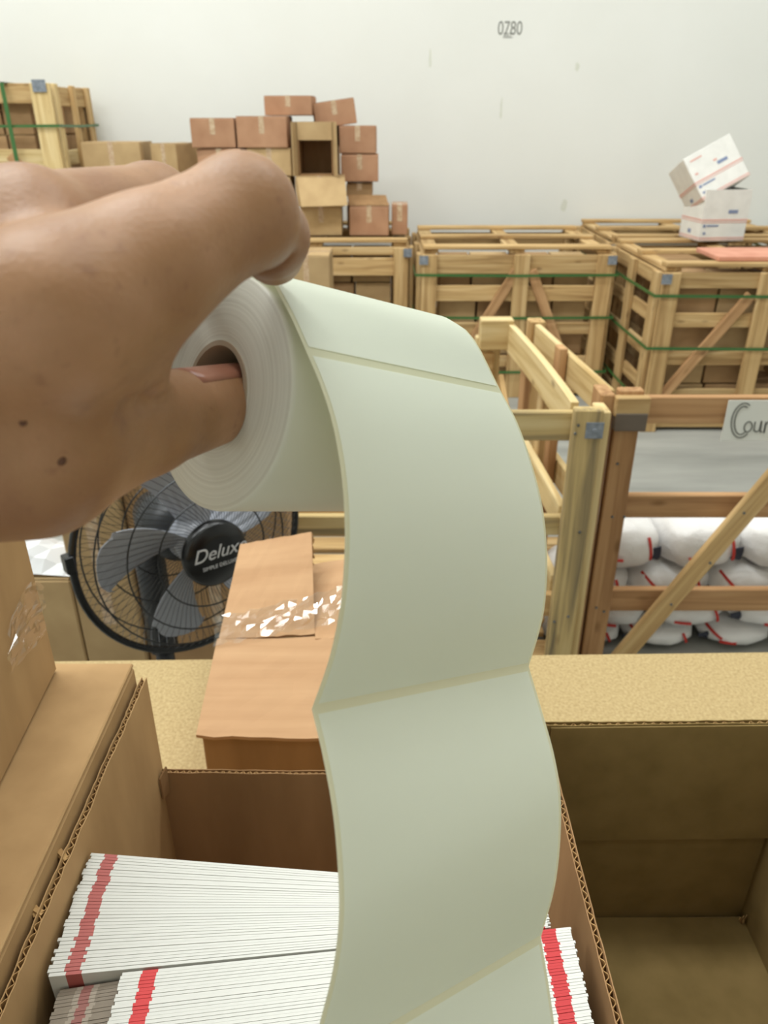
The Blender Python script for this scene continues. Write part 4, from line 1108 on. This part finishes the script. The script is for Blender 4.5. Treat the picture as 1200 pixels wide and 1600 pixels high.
allL = np.vstack([rowsL[0]]+[r_[1:] for r_ in rowsL[1:]]); allR = np.vstack([rowsR[0]]+[r_[1:] for r_ in rowsR[1:]])
liner = strip_mesh('label_strip', allL, allR, 0.0, 0.0, M['liner'])
for si in range(4):
    a_, b_ = rowsL[si], rowsR[si]
    g = 0.018
    def trim(Q, s_, e_):
        L_ = np.r_[0, np.cumsum(np.linalg.norm(np.diff(Q, axis=0), axis=1))]; tot = L_[-1]
        ss = np.linspace(s_, tot-e_, len(Q)); return np.array([[np.interp(x, L_, Q[:, c_]) for c_ in range(3)] for x in ss])
    e = 0.0017
    s_, en = (0 if si == 0 else e), (0 if si == 3 else e)
    strip_mesh('label', trim(a_, s_, en), trim(b_, s_, en), 0.016, 0.00022, M['label'])

# ================================================================== HAND
def cone_sdf(P, a_, ra, b_, rb):
    a_, b_ = np.array(a_, np.float32), np.array(b_, np.float32); ba = b_-a_; l2 = float(ba @ ba)
    pa = P-a_; t = np.clip((pa @ ba)/l2, 0, 1); d_ = np.linalg.norm(pa-t[..., None]*ba, axis=-1)
    return d_-(ra+(rb-ra)*t)
def smin(a_, b_, k):
    h = np.clip(0.5+0.5*(b_-a_)/k, 0, 1); return b_+(a_-b_)*h-k*h*(1-h)
I_M, I_P, I_D, I_T = cpx(70, 492, .152), cpx(378, 333, .183), cpx(421, 369, .205), cpx(427, 397, .2215)
M_M, M_P = cpx(45, 372, .185), cpx(240, 326, .234); M_D, M_T = np.array([-.0605, -.0905, .258]), np.array([-.0475, -.0815, .284])
R_M, R_P, R_D, R_T = np.array([-.105, -.055, .2]), np.array([-.09, -.072, .252]), np.array([-.077, -.0715, .277]), np.array([-.0615, -.0655, .2985])
K_M, K_P, K_D, K_T = np.array([-.12, -.035, .21]), np.array([-.108, -.045, .25]), np.array([-.093, -.043, .272]), np.array([-.078, -.041, .2925])
T_C, T_M, T_I, T_T = np.array([-.135, -.008, .165]), cpx(55, 712, .183), cpx(222, 662, .213), np.array([-.0500, -.0365, .2530])
WR = np.array([-.175, -.022, .165]); FA = np.array([-.24, .02, .13])
chains = [
 [(I_M, .0152), (cpx(235, 412, .168), .0142), (I_P, .0128), (I_D, .0100), (I_T, .0088)],
 [(M_M, .0148), (M_P, .0125), (M_D, .0105), (M_T, .0085)],
 [(R_M, .0155), (R_P, .0118), (R_D, .0100), (R_T, .0082)],
 [(K_M, .0140), (K_P, .0105), (K_D, .0090), (K_T, .0074)],
 [(T_C, .0230), (T_M, .0190), (T_I, .0141), (T_T, .0120)],
]
def hand_points():
    lo = np.array([-.225, -.125, .10], np.float32); hi = np.array([-.012, .055, .318], np.float32); h = 0.0014
    n_ = np.ceil((hi-lo)/h).astype(int)+1
    g = [lo[i]+h*np.arange(n_[i], dtype=np.float32) for i in range(3)]
    P = np.stack(np.meshgrid(*g, indexing='ij'), -1).astype(np.float32)
    D = None
    palm = [(WR, .025, I_M, .0130), (WR, .024, M_M, .0140), (WR, .024, R_M, .0140), (WR, .024, K_M, .014), (WR, .026, T_C, .024), (FA, .03, WR, .027),
            (I_M, .0095, M_M, .0100), (M_M, .0135, R_M, .0135), (R_M, .015, K_M, .0135)]
    for c_ in palm:
        d_ = cone_sdf(P, *c_); D = d_ if D is None else smin(D, d_, 0.010)
    web = [(cpx(80, 530, .164), .0165, cpx(70, 665, .178), .0185), (cpx(170, 455, .172), .0135, cpx(170, 640, .198), .0125), (cpx(188, 505, .182), .0085, cpx(182, 605, .200), .0085),
           (cpx(275, 425, .180), .0095, cpx(150, 490, .17), .013)]
    for c_ in web: D = smin(D, cone_sdf(P, *c_), 0.012)
    for ci, ch in enumerate(chains):
        f_ = None
        for i in range(len(ch)-1):
            d_ = cone_sdf(P, ch[i][0], ch[i][1], ch[i+1][0], ch[i+1][1]); f_ = d_ if f_ is None else smin(f_, d_, 0.004)
        D = smin(D, f_, 0.007 if ci in (0, 4) else 0.003)
    # creases: finger bend on the index, skin folds at the thumb joint
    def groove(a_, b_, r_, k):
        nonlocal D
        d_ = cone_sdf(P, a_, r_, b_, r_*0.6); D = -smin(-D, d_, k)
    groove(cpx(395, 424, .199), cpx(462, 398, .197), .0016, .0022)
    def skin_z(px, py):
        zs = np.arange(.12, .26, .0005); pts = np.stack([cpx(px, py, z) for z in zs])
        ii = np.clip(((pts-lo)/h).round().astype(int), 0, np.array(D.shape)-1); v = D[ii[:, 0], ii[:, 1], ii[:, 2]]
        k = np.argmax(v < 0); return zs[k] if v[k] < 0 else .2
    def fold(pts, r_, k):
        q = [cpx(x, y, skin_z(x, y)-r_*0.2) for x, y in pts]
        for a_, b_ in zip(q[:-1], q[1:]): groove(a_, b_, r_, k)
    fold([(196, 640), (220, 626), (240, 618)], .0019, .003)
    fold([(205, 648), (235, 634), (268, 626)], .0017, .003)
    fold([(222, 622), (240, 610)], .0013, .003)
    return P, D, lo, h
def surface_nets(D, lo, h):
    nx, ny, nz = D.shape; ins = D < 0
    acc = np.zeros((nx-1, ny-1, nz-1, 3), np.float32); cnt = np.zeros((nx-1, ny-1, nz-1), np.float32)
    corners = [(i, j, k) for i in (0, 1) for j in (0, 1) for k in (0, 1)]
    sl = lambda o: D[o[0]:nx-1+o[0], o[1]:ny-1+o[1], o[2]:nz-1+o[2]]
    for a_ in corners:
        for ax in range(3):
            if a_[ax] == 0:
                b_ = list(a_); b_[ax] = 1; va, vb = sl(a_), sl(tuple(b_)); cr = (va < 0) != (vb < 0)
                t = np.where(cr, va/(va-vb+1e-12), 0)
                for c_ in range(3): acc[..., c_] += cr*(a_[c_]+(t if c_ == ax else 0))
                cnt += cr
    act = cnt > 0; idx = -np.ones(act.shape, int); idx[act] = np.arange(act.sum())
    ijk = np.argwhere(act); V = (ijk+acc[act]/cnt[act][:, None])*h+lo
    faces = []
    for ax in range(3):
        o1, o2 = (ax+1) % 3, (ax+2) % 3
        s0_ = [slice(0, n_) for n_ in D.shape]; s1_ = list(s0_); s0_[ax] = slice(0, D.shape[ax]-1); s1_[ax] = slice(1, D.shape[ax])
        cr = ins[tuple(s0_)] != ins[tuple(s1_)]; e_ = np.argwhere(cr)
        ok = (e_[:, o1] > 0) & (e_[:, o2] > 0) & (e_[:, o1] < D.shape[o1]-1) & (e_[:, o2] < D.shape[o2]-1); e_ = e_[ok]
        def cell(d1, d2):
            q_ = e_.copy(); q_[:, o1] -= d1; q_[:, o2] -= d2; return idx[q_[:, 0], q_[:, 1], q_[:, 2]]
        f_ = np.stack([cell(1, 1), cell(0, 1), cell(0, 0), cell(1, 0)], 1)
        flip = ~ins[e_[:, 0], e_[:, 1], e_[:, 2]]; f_[flip] = f_[flip][:, ::-1]
        faces.append(f_)
    return V, np.vstack(faces)
P, D, lo, hh_ = hand_points()
V, Fc = surface_nets(D, lo, hh_)
del P, D
Vw = [c2w(v) for v in V.astype(float)]
org = c2w(WR)
me = bpy.data.meshes.new('person'); me.from_pydata([v-org for v in Vw], [], Fc.tolist())
bm = bmesh.new(); bm.from_mesh(me)
for _ in range(1): bmesh.ops.smooth_vert(bm, verts=bm.verts, factor=0.5, use_axis_x=True, use_axis_y=True, use_axis_z=True)
be = [e for e in bm.edges if e.is_boundary]
if be: bmesh.ops.holes_fill(bm, edges=be, sides=0)
bmesh.ops.recalc_face_normals(bm, faces=bm.faces); bm.to_mesh(me); bm.free()
hand = place('person', me, M['skin'], None, org, True)
props(hand, 'bare hand from the left, thumb in the roll core, index finger on top', 'person')
for (px, py, z0_, r_) in ((100, 728, .150, .0011), (36, 668, .150, .0009)):
    d_ = np.array([(px-600)/F, (py-800)/F, 1.0]); best = None
    dd = np.linalg.norm(np.cross(V, d_), axis=1)/np.linalg.norm(d_); near = V[dd < .0015]
    if len(near): best = near[np.argmin(near[:, 2])]
    if best is not None:
        m = MB(); m.lathe([(-r_*0.4, 0), (-r_*0.3, r_*0.7), (0, r_), (r_*0.3, r_*0.6), (r_*0.4, 0)], c2w(best), c2w((0, 0, -1))-c2w((0, 0, 0)), 10); m.build('mole', M['mole'], hand, smooth=True)
# thumb nail: thin curved plate on the upper side of the last joint
ta, tb = T_I*0.62+T_T*0.38, T_T*1.0+(T_T-T_I)*0.1
td = (tb-ta)/np.linalg.norm(tb-ta); up = np.array([-0.15, -1, -0.25]); up -= td*(up @ td); up /= np.linalg.norm(up); sd = np.cross(td, up)
m = MB(); nu, nv = 9, 8
for j in range(nv):
    for i in range(nu):
        an = (i/(nu-1)-0.5)*1.8; t = j/(nv-1); rr_ = .01345-.0013*t
        q_ = ta+(tb-ta)*t*(1-0.12*abs(an)**2)+up*math.cos(an)*rr_+sd*math.sin(an)*rr_
        m.v.append(c2w(q_))
for j in range(nv-1):
    for i in range(nu-1): m.f.append((j*nu+i, j*nu+i+1, (j+1)*nu+i+1, (j+1)*nu+i))
o = m.build('thumb_nail', M['nail'], hand, smooth=True)
md = o.modifiers.new('thick', 'SOLIDIFY'); md.thickness = 0.0006
